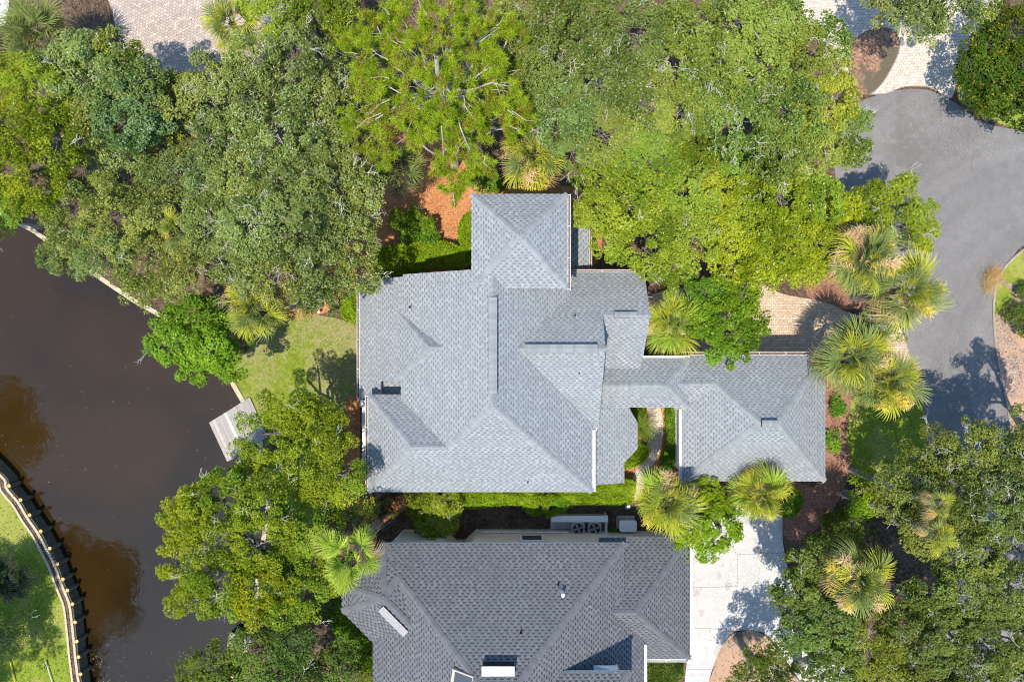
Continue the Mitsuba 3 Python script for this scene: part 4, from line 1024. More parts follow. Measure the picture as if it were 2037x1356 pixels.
# --- big trees: name, label, category, species, lobes, height
TREES = [
    ('live_oak', 'grey-twigged oak left of centre, directly left of the pine', 'tree', 'grey_oak', [(438, 155, 50), (510, 125, 60), (590, 140, 70), (650, 215, 65), (480, 205, 80), (560, 260, 85), (440, 270, 60), (640, 300, 70), (690, 160, 40), (395, 180, 35)], 9.5, None),
    ('live_oak', 'broad oak touching the upper left corner of the large house roof', 'tree', 'grey_oak', [(420, 350, 60), (500, 360, 85), (590, 370, 85), (670, 370, 80), (728, 385, 46), (430, 430, 70), (520, 450, 85), (615, 460, 90), (690, 470, 65), (480, 520, 65), (560, 540, 70), (640, 560, 65), (715, 540, 42)], 9.0, None),
    ('yellow_green_tree', 'dense yellow-green tree cut by the left edge above the pond', 'tree', 'cedar', [(30, 160, 60), (85, 200, 75), (30, 260, 70), (110, 290, 75), (50, 340, 75), (20, 395, 45), (140, 225, 55), (95, 380, 55), (-40, 220, 80), (-40, 330, 70)], 9.0, None),
    ('bay_tree', 'silvery olive tree just below the rounded paved parking area', 'tree', 'silver', [(165, 105, 52), (230, 112, 52), (200, 165, 75), (282, 170, 55), (335, 215, 60), (265, 240, 75), (190, 235, 60), (318, 285, 55), (130, 130, 45), (365, 180, 30)], 8.5, None),
    ('bay_tree', 'pale olive tree overhanging the pond edge at the left', 'tree', 'silver', [(175, 340, 70), (255, 340, 75), (335, 350, 60), (150, 415, 70), (240, 430, 80), (325, 425, 65), (140, 485, 55), (210, 505, 60), (290, 515, 65), (365, 515, 50), (285, 575, 38), (400, 470, 40), (110, 515, 30), (350, 560, 40)], 7.5, None),
    ('live_oak', 'olive-grey oak at the top edge right of the pine', 'tree', 'oak', [(985, 60, 65), (1075, 55, 75), (1165, 65, 75), (1100, 145, 75), (1200, 165, 85), (1130, 235, 65), (1040, 125, 45), (1250, 75, 75), (1275, 205, 75), (1195, 270, 60), (1330, 60, 65), (1075, 205, 35), (1140, 310, 40)], 9.5, None),
    ('live_oak', 'tall grey-tipped oak reaching the street beside the upper right drive', 'tree', 'oak', [(1390, 60, 65), (1460, 45, 65), (1540, 55, 65), (1410, 145, 85), (1510, 135, 75), (1595, 135, 65), (1640, 85, 45), (1645, 205, 65), (1560, 225, 75), (1465, 235, 75), (1365, 225, 65), (1685, 245, 45), (1625, 300, 60), (1540, 300, 60), (1690, 300, 32)], 10.0, (1400, 270)),
    ('live_oak', 'yellow-green oak right above the small porch roof beside the tower', 'tree', 'lime_oak', [(1205, 345, 55), (1290, 325, 70), (1375, 315, 65), (1195, 420, 55), (1270, 405, 75), (1355, 395, 75), (1215, 480, 42), (1290, 490, 65), (1365, 475, 60), (1330, 530, 50), (1440, 325, 55), (1420, 390, 50)], 8.5, None),
    ('clipped_holly', 'dense lime green rounded tree above the tan paved drive', 'tree', 'lime', [(1470, 420, 60), (1545, 400, 60), (1620, 405, 60), (1455, 495, 60), (1540, 490, 70), (1620, 490, 60), (1520, 532, 48), (1590, 528, 46), (1430, 455, 50), (1675, 425, 38), (1645, 515, 34), (1490, 350, 50), (1570, 345, 45)], 7.0, None),
    ('wax_myrtle', 'airy light green tree leaning over the street above the two palms', 'tree', 'lime_oak', [(1740, 405, 46), (1795, 388, 40), (1785, 440, 46), (1832, 462, 34), (1730, 450, 40), (1700, 410, 34), (1835, 420, 26)], 5.5, None),
    ('garden_tree', 'mid green leafy tree overhanging the north gutter of the garage', 'tree', 'green', [(1405, 585, 48), (1465, 590, 48), (1435, 645, 52), (1490, 650, 38), (1460, 700, 28), (1390, 640, 35), (1420, 690, 28)], 5.5, (1440, 650)),
    ('magnolia', 'glossy dark green magnolia in the top right corner', 'tree', 'magnolia', [(1955, 100, 55), (2010, 65, 65), (1985, 165, 65), (2040, 140, 65), (2030, 215, 45), (1930, 145, 28), (1965, 205, 35), (2090, 100, 70)], 5.5, (2010, 110)),
    ('live_oak', 'olive oak bough reaching over the upper right drive from the top edge', 'tree', 'grey_oak', [(1770, 5, 45), (1835, 15, 55), (1900, 15, 55), (1950, 5, 40), (1850, 55, 30), (1830, -60, 70), (1920, -60, 70)], 8.5, (1840, -120)),
    ('laurel_tree', 'bright yellow-green tree cut by the top edge left of the pine', 'tree', 'lime_oak', [(560, 20, 48), (630, 30, 52), (680, 50, 40), (505, 10, 36), (590, -40, 60), (670, -30, 55), (545, 75, 25)], 8.0, None),
    ('maple', 'bright green leafy maple leaning over the pond beside the lawn', 'tree', 'green', [(400, 635, 50), (355, 680, 46), (420, 690, 58), (460, 655, 40), (390, 725, 38), (450, 725, 34), (335, 640, 28), (320, 690, 22)], 6.0, (462, 705)),
    ('red_cedar', 'lime green cedar beside the dock, shading the lawn', 'tree', 'cedar', [(555, 840, 42), (635, 850, 55), (664, 895, 40), (600, 905, 62), (520, 890, 36), (660, 960, 55), (560, 960, 60), (684, 965, 26), (505, 945, 45), (600, 815, 30), (525, 808, 26), (500, 838, 26), (515, 862, 34), (482, 888, 20), (580, 806, 34), (630, 812, 34), (545, 850, 36), (682, 1010, 34)], 7.2, (640, 850)),
    ('slim_cedar', 'slim feathery cedar at the balcony end, shading the roof corner', 'tree', 'cedar', [(698, 948, 19), (711, 930, 12), (690, 985, 20), (728, 1004, 15), (714, 962, 11)], 8.3, (672, 955)),
    ('red_cedar', 'large feathery yellow-green cedar spreading far over the lower pond', 'tree', 'cedar', [(440, 985, 55), (520, 1010, 65), (395, 1000, 40), (430, 1065, 65), (520, 1080, 75), (512, 1095, 40), (605, 1075, 65), (375, 1045, 40), (350, 1025, 26), (365, 1115, 36), (440, 1150, 55), (525, 1165, 65), (600, 1170, 55), (370, 1185, 26), (655, 1150, 38), (560, 1215, 40), (455, 1205, 24), (340, 1085, 18), (330, 1020, 16), (415, 1215, 18), (350, 1200, 16), (395, 1150, 24), (335, 1130, 14), (460, 960, 20), (425, 945, 16), (375, 985, 18), (620, 1210, 28)], 8.5, (560, 1080)),
    ('live_oak', 'dark green oak crown at the bottom edge left of the lower house', 'tree', 'dark', [(430, 1320, 55), (510, 1290, 50), (590, 1285, 50), (670, 1325, 52), (560, 1345, 50), (395, 1350, 36), (480, 1380, 70), (620, 1390, 70)], 6.5, None),
    ('live_oak', 'spreading grey-green oak beside the street at the lower right edge', 'tree', 'oak', [(1850, 905, 50), (1930, 905, 65), (2010, 905, 60), (1800, 965, 55), (1885, 990, 75), (1975, 1000, 75), (2035, 960, 60), (1835, 1055, 55), (1930, 1085, 65), (2020, 1090, 65), (1775, 1010, 36), (2090, 1020, 80)], 8.5, None),
    ('live_oak', 'oak casting its branching shadow on the white concrete drive', 'tree', 'oak', [(1620, 1120, 48), (1590, 1180, 50), (1650, 1240, 62), (1600, 1250, 48), (1720, 1280, 65), (1655, 1325, 55), (1770, 1345, 60), (1570, 1215, 28), (1680, 1090, 36), (1640, 1390, 60), (1730, 1400, 60)], 8.0, (1585, 1330)),
    ('live_oak', 'broad dark oak filling the lower right corner of the picture', 'tree', 'oak', [(1850, 1180, 65), (1930, 1170, 75), (2015, 1175, 70), (1860, 1265, 75), (1950, 1270, 80), (2030, 1275, 70), (1850, 1350, 60), (1940, 1350, 60), (2030, 1350, 60), (1800, 1230, 50), (2095, 1230, 80), (1900, 1420, 70)], 9.0, None),
    ('young_tree', 'small bright green tree below the mulch bed of the garage', 'tree', 'bright', [(1720, 970, 32), (1700, 1005, 26), (1735, 1005, 22)], 3.6, None),
    ('thin_oak', 'thin oak sapling over the mulch island at the bottom edge', 'tree', 'dark', [(1500, 1325, 34), (1555, 1310, 40), (1475, 1350, 30), (1540, 1360, 40)], 5.5, None),
    ('crape_myrtle', 'bright green leafy tree between the two alley palms', 'tree', 'bright', [(1400, 995, 44), (1430, 1045, 44), (1375, 1050, 36), (1350, 1090, 26), (1455, 1010, 26), (1405, 1085, 24)], 4.6, (1420, 1010)),
    ('street_tree', 'dark leafy tree at the right edge casting shade on the street', 'tree', 'dark', [(2045, 830, 36), (2070, 900, 50), (2060, 770, 22), (2100, 850, 60)], 8.0, (2050, 870)),
    ('shore_tree', 'dark tree tip poking in at the left edge over the pond', 'tree', 'dark', [(0, 415, 34), (-40, 430, 55), (14, 440, 18)], 5.0, None),
    ('bank_tree', 'grey-green small tree on the far bank at the lower left edge', 'tree', 'silver', [(25, 1240, 30), (0, 1275, 36), (35, 1270, 22), (-50, 1260, 50)], 2.6, (5, 1262)),
]
TINT = {19: (0.86, 0.84, 1.05), 20: (0.80, 0.82, 0.9), 21: (0.80, 0.80, 0.95), 5: (1.0, 0.96, 1.15)}      # leaf tone of single trees
BARE = {5: 1.0, 6: 1.3, 19: 1.0}
for i, (nm, lab, cat, spn, lob, top, base) in enumerate(TREES):
    tree(nm, lab, cat, spn, lob, top, base, seed=i * 17 + 3, tint=TINT.get(i, (1, 1, 1)), bare=BARE.get(i))
# trees on the far bank, just outside the frame, which the pond mirrors
for i, (lob, base) in enumerate((([(-468, 1486, 82), (-532, 1413, 72), (-551, 1560, 80), (-500, 1540, 70)], (-105, 1264)), ([(-450, 1600, 82), (-551, 1620, 80), (-496, 1705, 80)], (-108, 1367)),
                                 ([(-541, 1796, 82), (-600, 1740, 80), (-520, 1850, 62)], (-110, 1480)), ([(-390, 1500, 85), (-440, 1590, 85), (-380, 1640, 75), (-470, 1500, 80)], (-70, 1330)), ([(-751, 974, 85), (-715, 1047, 80), (-788, 883, 80), (-843, 992, 85)], (-291, 893)))):
    tree('far_bank_tree', 'tree on the far bank outside the frame, seen only mirrored in the pond', 'tree', 'dark', lob, 12.6, base, seed=900 + i, bare=0, group='trees on the far bank', dens=0.8, flat=0.02)


# --- pine
def pine():
    r = np.random.default_rng(77)
    key = thing('pine_tree', 'tall pine with bright needle tufts on bare grey limbs above the tower', 'tree')
    b0, top = P(905, 330, 0), P(868, 115, 12.5)
    sp = [b0 - [0, 0, 0.1], P(897, 275, 4.5), P(885, 200, 8), P(872, 150, 11), top]
    part(key, 'trunk', tube(smooth_line(sp, 4), np.linspace(0.24, 0.07, 17), 9), 'pine_bark')
    path = smooth_line(sp, 8)
    ends = [(720, 80), (745, 40), (790, 30), (840, 20), (725, 120), (760, 110), (715, 150), (730, 205), (770, 185), (800, 145), (830, 85), (860, 60), (815, 200), (745, 240), (780, 250), 
            (905, 25), (920, 5), (930, 110), (965, 105), (985, 55), (1015, 60), (1010, 150), (985, 130), (960, 165), (1000, 175), (1040, 215), (1055, 235), (1020, 240), (935, 190), (960, 205), (985, 215), (925, 225), (1030, 255), (950, 255), (915, 235),
            (700, 255), (730, 265), (770, 300), (830, 255), (820, 275), (890, 265), (935, 300), (955, 320), (890, 335), (905, 370), (880, 250), (800, 95), (945, 60), (775, 60), (755, 160), (690, 95), (890, 112), (858, 228), (908, 150), (843, 135), (880, 205)]
    limbs, tuft = [], []
    col_t = []
    for ex, ey in ends:
        dist = math.hypot(ex - 875, ey - 160)
        z = np.clip(12.0 - dist * 0.022 + r.normal(0, 0.6), 6.5, 12.6)
        e = P(ex, ey, z)
        j0 = np.argmin(np.abs(path[:, 2] - (z - 0.25 * np.linalg.norm(e[:2] - top[:2]) - 0.6)))
        s = path[int(np.clip(j0 + r.integers(-5, 6), 6, len(path) - 1))]
        m1, m2 = s * 0.62 + e * 0.38 + r.normal(0, 0.28, 3), s * 0.28 + e * 0.72 + r.normal(0, 0.24, 3)
        rr = 0.026 + 0.009 * np.linalg.norm(e - s)
        limbs.append(tube(smooth_line([s, m1, m2, e], 3), np.linspace(rr, 0.018, 10), 5))
        k_ = r.integers(12, 17)
        for _ in range(k_):
            q = e + r.normal(0, 1, 3) * [0.38, 0.38, 0.16]
            if r.uniform() < 0.35:
                base_ = m2 + (e - m2) * r.uniform(0.2, 1.0)
                limbs.append(tube([base_, (base_ + q) / 2 + r.normal(0, 0.06, 3), q], [0.013, 0.010, 0.007], 4))
            tuft.append(q)
    # bare side twigs
    for _ in range(50):
        ex, ey = ends[r.integers(len(ends))]
        q = P(ex + r.normal(0, 18), ey + r.normal(0, 18), r.uniform(8, 11))
        s = path[r.integers(len(path) // 2, len(path))]
        a = q + (s - q) / np.linalg.norm(s - q) * r.uniform(0.5, 1.3)
        limbs.append(tube([a, (a + q) / 2 + r.normal(0, 0.1, 3), q], [0.02, 0.014, 0.007], 4))
    part(key, 'branches', merge(limbs), 'pine_bark')
    tuft = np.array(tuft)
    m, n = len(tuft), 120
    dirs = r.normal(0, 1, (m * n, 3)); dirs[:, 2] = dirs[:, 2] * 0.6 + 0.45
    dirs /= np.linalg.norm(dirs, axis=1, keepdims=True)
    c = np.repeat(tuft, n, 0) + r.normal(0, 0.05, (m * n, 3))
    L = r.uniform(0.22, 0.36, (m * n, 1))
    sd = np.cross(dirs, r.normal(0, 1, dirs.shape)); sd /= np.linalg.norm(sd, axis=1, keepdims=True)
    v = np.stack([c + sd * 0.016, c - sd * 0.016, c + dirs * L], 1)
    tone = np.repeat(r.uniform(0, 1, m), n)[:, None]
    col = np.array([0.20, 0.30, 0.014]) * (1 - tone) + np.array([0.37, 0.48, 0.034]) * tone
    brown = r.uniform(0, 1, m * n) < np.repeat(np.where(r.uniform(0, 1, m) < 0.3, 0.4, 0.05), n)
    col[brown] = [0.26, 0.15, 0.05]
    col *= r.uniform(0.8, 1.2, (m * n, 1))
    part(key, 'needles', (v.reshape(-1, 3), np.arange(m * n * 3).reshape(-1, 3)), 'leaf', color=np.repeat(col, 3, 0))


pine()

# --- palms
def frond_mesh(kind, seed, petiole, blade, nseg, spread, droop, base, tip, dead=0.0):
    """A fan frond lying along +x: petiole, curved rib and narrow folded segments."""
    r = np.random.default_rng(seed)
    ps = []
    pv, pf = tube([(0, 0, 0), (petiole * 0.5, 0, 0.02), (petiole, 0, 0)], [0.022, 0.016, 0.013], 4)
    cb = np.array(base) * 0.9
    ps.append((pv, pf, np.repeat([cb], len(pv), 0)))
    for a in np.linspace(-spread, spread, nseg):
        a2 = a + r.normal(0, 0.03)
        L = blade * (0.78 + 0.22 * math.cos(a2 * 0.6)) * r.uniform(0.9, 1.06)
        # segments start further out along the rib towards the frond's tip (costapalmate)
        root = np.array([petiole + 0.28 * blade * max(0, math.cos(a2)) ** 2 * 0.6, 0, -0.02])
        dvec = np.array([math.cos(a2), math.sin(a2), 0.10 + 0.05 * r.normal()])
        sd = np.array([-math.sin(a2), math.cos(a2), 0])
        w = blade * 0.030
        tw = r.normal(0, 0.3)
        rows = []
        for t, ww in ((0.03, 0.35), (0.45, 1.0), (0.75, 0.75), (1.0, 0.08)):
            c = root + dvec * L * t + np.array([0, 0, -droop * L * t ** 2.4])
            s2 = sd * w * ww
            rows += [c + s2 + [0, 0, w * 0.9 * ww * (1 - tw)], c, c - s2 + [0, 0, w * 0.9 * ww * (1 + tw)]]
        v = np.array(rows)
        f = []
        for k_ in range(3):
            o_ = k_ * 3
            f += [[o_, o_ + 3, o_ + 4], [o_, o_ + 4, o_ + 1], [o_ + 1, o_ + 4, o_ + 5], [o_ + 1, o_ + 5, o_ + 2]]
        tone = r.uniform(0.7, 1.25)
        cc = np.array([np.array(base) * (1 - t) + np.array(tip) * t for t in (0, 0, 0, 0.15, 0.15, 0.15, 0.5, 0.5, 0.5, 1, 1, 1)]) * tone
        ps.append((v, np.array(f), cc))
    V, F, C = merge(ps)
    return shape((V, F), 'frond', color=np.clip(C, 0, 0.7))


scene['material_frond'] = {'type': 'principledthin', 'base_color': VC, 'roughness': 0.33, 'diff_trans': 0.4, 'eta': 1.5}
GREEN, GTIP = (0.135, 0.185, 0.050), (0.30, 0.33, 0.10)
YEL, YTIP = (0.25, 0.30, 0.030), (0.50, 0.46, 0.06)
LITE, LTIP = (0.22, 0.33, 0.035), (0.38, 0.44, 0.08)
TANC, TTIP = (0.44, 0.30, 0.10), (0.52, 0.39, 0.19)
DARK, DTIP = (0.035, 0.050, 0.028), (0.085, 0.085, 0.06)
FR = {}
for nm, bc, tc in (('green', GREEN, GTIP), ('yellow', YEL, YTIP), ('lite', LITE, LTIP), ('tan', TANC, TTIP), ('dark', DARK, DTIP)):
    FR[nm] = [frond_mesh(nm, 40 + i, 0.78, 0.82, 26, 1.95, dp, bc, tc) for i, dp in enumerate((0.22, 0.45, 0.75) if nm != 'tan' else (0.8, 1.05, 1.2))]
FR['wide'] = [frond_mesh('wide', 60 + i, 0.95, 0.85, 40, 2.0, dp, LITE, LTIP) for i, dp in enumerate((0.10, 0.16, 0.22))]


def plume_mesh(seed):
    """Branched flower stalk: many fine straw-coloured twiglets."""
    r = np.random.default_rng(seed)
    n = 150
    x = r.uniform(0.25, 1.0, n)
    A = np.column_stack([x, r.normal(0, 0.05, n), 0.1 * np.sin(x * 3) + r.normal(0, 0.03, n)])
    dd = r.normal(0, 1, (n, 3)); dd[:, 0] = np.abs(dd[:, 0]) * 0.8; dd /= np.linalg.norm(dd, axis=1, keepdims=True)
    B = A + dd * r.uniform(0.12, 0.3, (n, 1)); B[:, 2] -= 0.05
    parts_ = [tubes3(A, (A + B) / 2 + r.normal(0, 0.02, A.shape), B, 0.011, 0.006), tube([(0, 0, 0), (0.5, 0, 0.1), (1.0, 0, 0)], [0.016, 0.012, 0.006], 4)]
    return shape(merge(parts_), 'straw')


matte('straw', (0.52, 0.38, 0.19), 0.9, 0.1)
matte('straw_yellow', (0.50, 0.40, 0.06), 0.9, 0.1)
PLUME = [plume_mesh(s) for s in (1, 2)]


def palm(name, label, px, py, z, rad_px, mix_, n=30, base=None, seed=0, plumes=0, trunk=True, low=-0.5, high=1.5, tan=0.15, group=None, tr=0.15):
    r = np.random.default_rng(seed + 500)
    key = thing(name, label, 'palm', group)
    c = P(px, py, z)
    sc = rad_px * (CAM_Z - z) / FOCAL / 1.56
    if trunk:
        b0 = P(*base) if base is not None else np.array([c[0] + r.normal(0, 0.15), c[1] + r.normal(0, 0.15), 0])
        b0[2] = -0.05
        pts = smooth_line([b0, b0 * 0.65 + c * 0.35 + [0, 0, 0.15], c + [0, 0, 0.05]], 5)
        part(key, 'trunk', tube(pts, np.linspace(tr * 1.15, tr, len(pts)), 10), 'palm_trunk')
    n = int(n * 0.95)
    tilt_az, tilt = r.uniform(0, 2 * math.pi), r.uniform(0.05, 0.3)
    for i in range(n):
        u = (i + 0.5) / n
        el = high + (low - high) * u ** 0.75 + r.normal(0, 0.12)
        az = i * 2.399963 + r.normal(0, 0.3)
        el += tilt * math.cos(az - tilt_az)
        kind = 'tan' if u > 1 - tan else mix_[r.integers(len(mix_))]
        m = FR[kind][min(2, int(u * 3))]
        s = sc * r.uniform(0.78, 1.12) * (0.70 + 0.30 * min(1, u * 2.5))
        roll = r.normal(0, 26)
        scene_key = fresh(f'{key}__frond')
        scene[scene_key] = {**m, 'to_world': T().translate(list(c)).rotate([0, 0, 1], math.degrees(az)).rotate([0, 1, 0], -math.degrees(el)).rotate([1, 0, 0], roll).scale(s)}
    for i in range(plumes):
        az = r.uniform(0, 360)
        pk = fresh(f'{key}__flower_stalk')
        scene[pk] = {**PLUME[i % 2], 'bsdf': {'type': 'ref', 'id': 'material_straw_yellow' if r.uniform() < 0.3 else 'material_straw'},
                     'to_world': T().translate(list(c)).rotate([0, 0, 1], az).rotate([0, 1, 0], -math.degrees(r.uniform(-0.1, 0.5))).scale(sc * 1.35)}
    return key


G3, GY, YY = ['green', 'green', 'yellow'], ['green', 'yellow'], ['yellow', 'yellow', 'green', 'lite']
palm('cabbage_palm', 'palm with tan and green fronds on the right rim of the rounded paved parking area', 462, 48, 5.0, 60, GY, 24, seed=1, tan=0.25)
palm('cabbage_palm', 'palm with long drooping blue-green fronds near the top left corner', 75, 72, 4.0, 78, ['green'], 28, seed=2, low=-0.6)
palm('cabbage_palm', 'palm cut by the left edge below the top left corner', 5, 110, 3.8, 55, ['green', 'dark'], 22, seed=3)
palm('cabbage_palm', 'dark palm squeezed between the silvery tree and the grey oak', 372, 212, 5.0, 44, ['green'], 16, seed=4, tan=0.1)
palm('cabbage_palm', 'palm with orange dying fronds between the silvery tree and the grey oak', 362, 268, 5.2, 44, ['green'], 15, seed=5, tan=0.3)
palm('cabbage_palm', 'palm poking out between the pale olive tree and the broad oak near the pond', 352, 462, 6.2, 46, G3, 15, seed=6, tan=0.2)
palm('cabbage_palm', 'dark green palm in shade below the pine on its left side', 798, 338, 4.5, 58, ['green', 'dark'], 22, seed=7)
palm('cabbage_palm', 'large palm with straw coloured skirt directly above the tower roof', 1060, 312, 6.0, 74, G3, 34, seed=8, plumes=6, tan=0.28)
palm('cabbage_palm', 'leaning palm at the top of the lawn with its bare trunk showing', 507, 610, 6.0, 72, GY, 28, base=(640, 607), seed=9, plumes=3, tan=0.18)
palm('cabbage_palm', 'yellow-green palm beside the right gable of the large house', 1343, 642, 3.6, 66, ['lite', 'yellow', 'lite'], 24, seed=10, tan=0.05)
palm('cabbage_palm', 'palm with pale flower plumes at the upper end of the street palms', 1716, 518, 6.0, 76, G3, 32, seed=11, plumes=8, tan=0.2)
palm('cabbage_palm', 'round full palm overhanging the street beside the paved drive', 1800, 576, 5.5, 78, G3, 34, seed=12, plumes=3, tan=0.12)
palm('cabbage_palm', 'wide palm overlapping the upper right corner of the garage roof', 1694, 709, 5.0, 75, ['green', 'green', 'yellow'], 36, seed=13, plumes=1, tan=0.08)
palm('cabbage_palm', 'palm with yellow flower plumes next to the mailbox', 1766, 758, 4.8, 68, G3, 32, seed=14, plumes=7, tan=0.15)
palm('cabbage_palm', 'green palm at the lower end of the court path beside the generator', 1324, 996, 4.6, 70, ['green', 'yellow', 'lite'], 32, seed=15, plumes=3, tan=0.08)
palm('cabbage_palm', 'golden yellow palm at the lower eave of the garage', 1516, 984, 4.3, 62, ['yellow', 'yellow', 'lite'], 30, seed=16, tan=0.1)
palm('cabbage_palm', 'palm with straw plumes ringed by the lower right oaks', 1710, 1150, 7.6, 74, G3, 30, base=(1655, 1110), seed=17, plumes=7, tan=0.22)
palm('cabbage_palm', 'small palm nearly swallowed by the oak near the street', 1862, 1062, 8.2, 42, GY, 18, seed=18, tan=0.3)
palm('cabbage_palm', 'small brownish palm in the upper part of the lower right oaks', 1868, 1004, 8.4, 34, ['yellow', 'green'], 12, seed=19, tan=0.4)
palm('fan_palm', 'light green fan palm over the upper left corner of the lower house', 700, 1102, 7.6, 66, ['wide'], 20, seed=20, tan=0.12, low=-0.3)
palm('saw_palmetto', 'low palmetto at the lower left corner of the large house roof', 772, 1006, 1.0, 36, ['green', 'dark'], 14, seed=21, trunk=False, low=0.0, tan=0.0)
palm('saw_palmetto', 'low palmetto between the cedar and the lichen shrub', 738, 1035, 1.0, 36, ['green', 'yellow'], 14, seed=22, trunk=False, low=0.0, tan=0.1)
palm('dark_palm', 'dark purple-tipped palm on the far bank at the left edge', 14, 1150, 1.6, 52, ['dark'], 26, base=(16, 1148), seed=23, low=-0.4, tan=0.0)


def sago():
    r = np.random.default_rng(3)
    key = thing('sago_palm', 'sago palm with stiff feather leaves beside the court path', 'palm')
    c = P(1274, 850, 0.9)
    part(key, 'trunk', tube([c - [0, 0, 0.95], c], [0.16, 0.14], 9), 'palm_trunk')
    ps = []
    n = 24
    for k_ in range(n):
        x = 0.12 + 1.0 * k_ / n
        w = 0.20 * math.sin(math.pi * (0.12 + 0.86 * k_ / n)) ** 0.7
        z = 0.30 * x - 0.30 * x * x
        for s in (-1, 1):
            v = np.array([(x - 0.016, 0, z), (x + 0.016, 0, z), (x + 0.09, s * w, z + 0.05)])
            ps.append((v, np.array([[0, 1, 2]]), np.repeat([[0.13, 0.19, 0.028]], 3, 0) * r.uniform(0.85, 1.15)))
    t, f = tube([(0, 0, 0), (0.55, 0, 0.08), (1.1, 0, -0.03)], [0.014, 0.01, 0.004], 4)
    ps.append((t, f, np.repeat([[0.14, 0.16, 0.03]], len(t), 0)))
    V, F, C = merge(ps)
    m = shape((V, F), 'frond', color=C)
    for i in range(20):
        kk = fresh(f'{key}__frond')
        scene[kk] = {**m, 'to_world': T().translate(list(c)).rotate([0, 0, 1], i * 137.5).rotate([0, 1, 0], -(52 - 46 * i / 20)).scale(r.uniform(0.85, 1.05))}


sago()

# --- hedges and shrubs
def hedge(name, label, cat, poly_px, h, spn='bright', seed=0, inset=0.0, trim=0.04):
    r = np.random.default_rng(seed + 2000)
    sp = SPECIES[spn]
    g = sg.Polygon(smooth_ring(P2(poly_px, h), 3)).buffer(-inset)
    x0, y0, x1, y1 = g.bounds
    n = int((x1 - x0) * (y1 - y0) * 950)
    xy = np.column_stack([r.uniform(x0, x1, n), r.uniform(y0, y1, n)])
    xy = xy[shapely.contains_xy(g, xy[:, 0], xy[:, 1])]
    edge = shapely.distance(shapely.points(xy), g.exterior)
    zt = h * (0.80 + 0.2 * np.clip(edge / 0.25, 0, 1)) + (mikit.meshkit.fbm(np.column_stack([xy * 2.4, np.zeros(len(xy))]), 3, seed) - 0.5) * 0.42
    z = zt - np.abs(r.normal(0, 0.09, len(xy)))
    ring_n = int(g.exterior.length * h * 420)
    s = r.uniform(0, g.exterior.length, ring_n)
    ep = shapely.line_interpolate_point(g.exterior, s)
    ec = np.array([(q.x, q.y) for q in ep])
    cen = np.vstack([np.column_stack([xy, z]), np.column_stack([ec + r.normal(0, trim, ec.shape), r.uniform(0.05, h * 0.9, ring_n)])])
    k_ = len(cen)
    w = np.clip(mikit.meshkit.fbm(cen * 2.2, 2, 3) * 1.5 - 0.25 + r.normal(0, 0.25, k_), 0, 1)[:, None]
    col = (np.array(sp['a']) * (1 - w) + np.array(sp['b']) * w) * r.uniform(0.85, 1.15, (k_, 1))
    V, F, C = foliage(cen, r.normal(0, 0.4, (k_, 3)), col, 0.11, 0.066, r, up=0.8)
    key = thing(name, label, cat)
    part(key, 'leaves', (V, F), 'leaf', color=C)
    stems = []
    for q in range(max(3, int(g.area * 1.5))):
        i = r.integers(0, len(xy))
        p_ = np.array([*xy[i], 0])
        stems.append(tube([p_ - [0, 0, 0.05], p_ + [r.normal(0, 0.08), r.normal(0, 0.08), h * 0.7]], [0.02, 0.01], 4))
    part(key, 'stems', merge(stems), 'bark')


hedge('hedge', 'bright clipped hedge above the left wing of the large house', 'hedge', [(750, 495), (800, 485), (880, 480), (925, 498), (932, 525), (860, 528), (800, 540), (752, 550), (742, 520)], 1.2, seed=1)
hedge('shrub', 'rounded green shrub against the left side of the tower', 'shrub', [(912, 470), (918, 435), (936, 420), (958, 440), (960, 495), (930, 500)], 1.3, seed=2)
hedge('hedge', 'small clipped hedge at the upper left corner of the large house eave', 'hedge', [(680, 590), (716, 580), (722, 635), (700, 638), (680, 628)], 0.9, seed=3)
hedge('hedge', 'bright hedge along the lower eave of the large house, left part', 'hedge', [(900, 975), (1000, 975), (1060, 985), (1060, 1003), (1000, 1005), (930, 1012), (898, 1000)], 1.3, seed=4)
hedge('hedge', 'bright hedge under the lower eave right of the white gutter', 'hedge', [(1105, 985), (1180, 962), (1258, 957), (1262, 985), (1250, 1004), (1170, 1004), (1115, 1004)], 1.1, seed=5)
hedge('shrub', 'rounded bush beside the court path under the bay corner', 'shrub', [(1240, 930), (1262, 895), (1280, 885), (1290, 900), (1280, 920), (1250, 932)], 0.8, seed=6)
hedge('border_plants', 'low dark green border plants along the garage wall in the court', 'plants', [(1326, 800), (1341, 800), (1341, 925), (1325, 935), (1318, 915), (1327, 880)], 0.4, 'green', seed=7)
hedge('border_plants', 'low bright border plants at the top of the court path', 'plants', [(1240, 800), (1284, 800), (1282, 822), (1268, 850), (1248, 820)], 0.5, 'bright', seed=8)
hedge('shrub', 'small green shrub right under the golden palm', 'shrub', [(1565, 980), (1590, 975), (1598, 1000), (1585, 1025), (1562, 1028), (1555, 1000)], 0.8, 'green', seed=9)
hedge('shrub', 'green bush in the lowest shadow at the left wall of the lower house', 'shrub', [(650, 1215), (690, 1200), (735, 1260), (740, 1340), (700, 1330), (670, 1270)], 1.1, 'green', seed=10)
hedge('ground_cover', 'low plants at the corner where the lower house roof steps down', 'plants', [(1195, 1062), (1215, 1056), (1240, 1060), (1238, 1072), (1200, 1076)], 0.4, 'green', seed=11)
hedge('shrub', 'plants in the corner bed below the right roof of the lower house', 'shrub', [(1290, 1318), (1345, 1318), (1360, 1345), (1330, 1365), (1290, 1360)], 0.8, 'dark', seed=12)
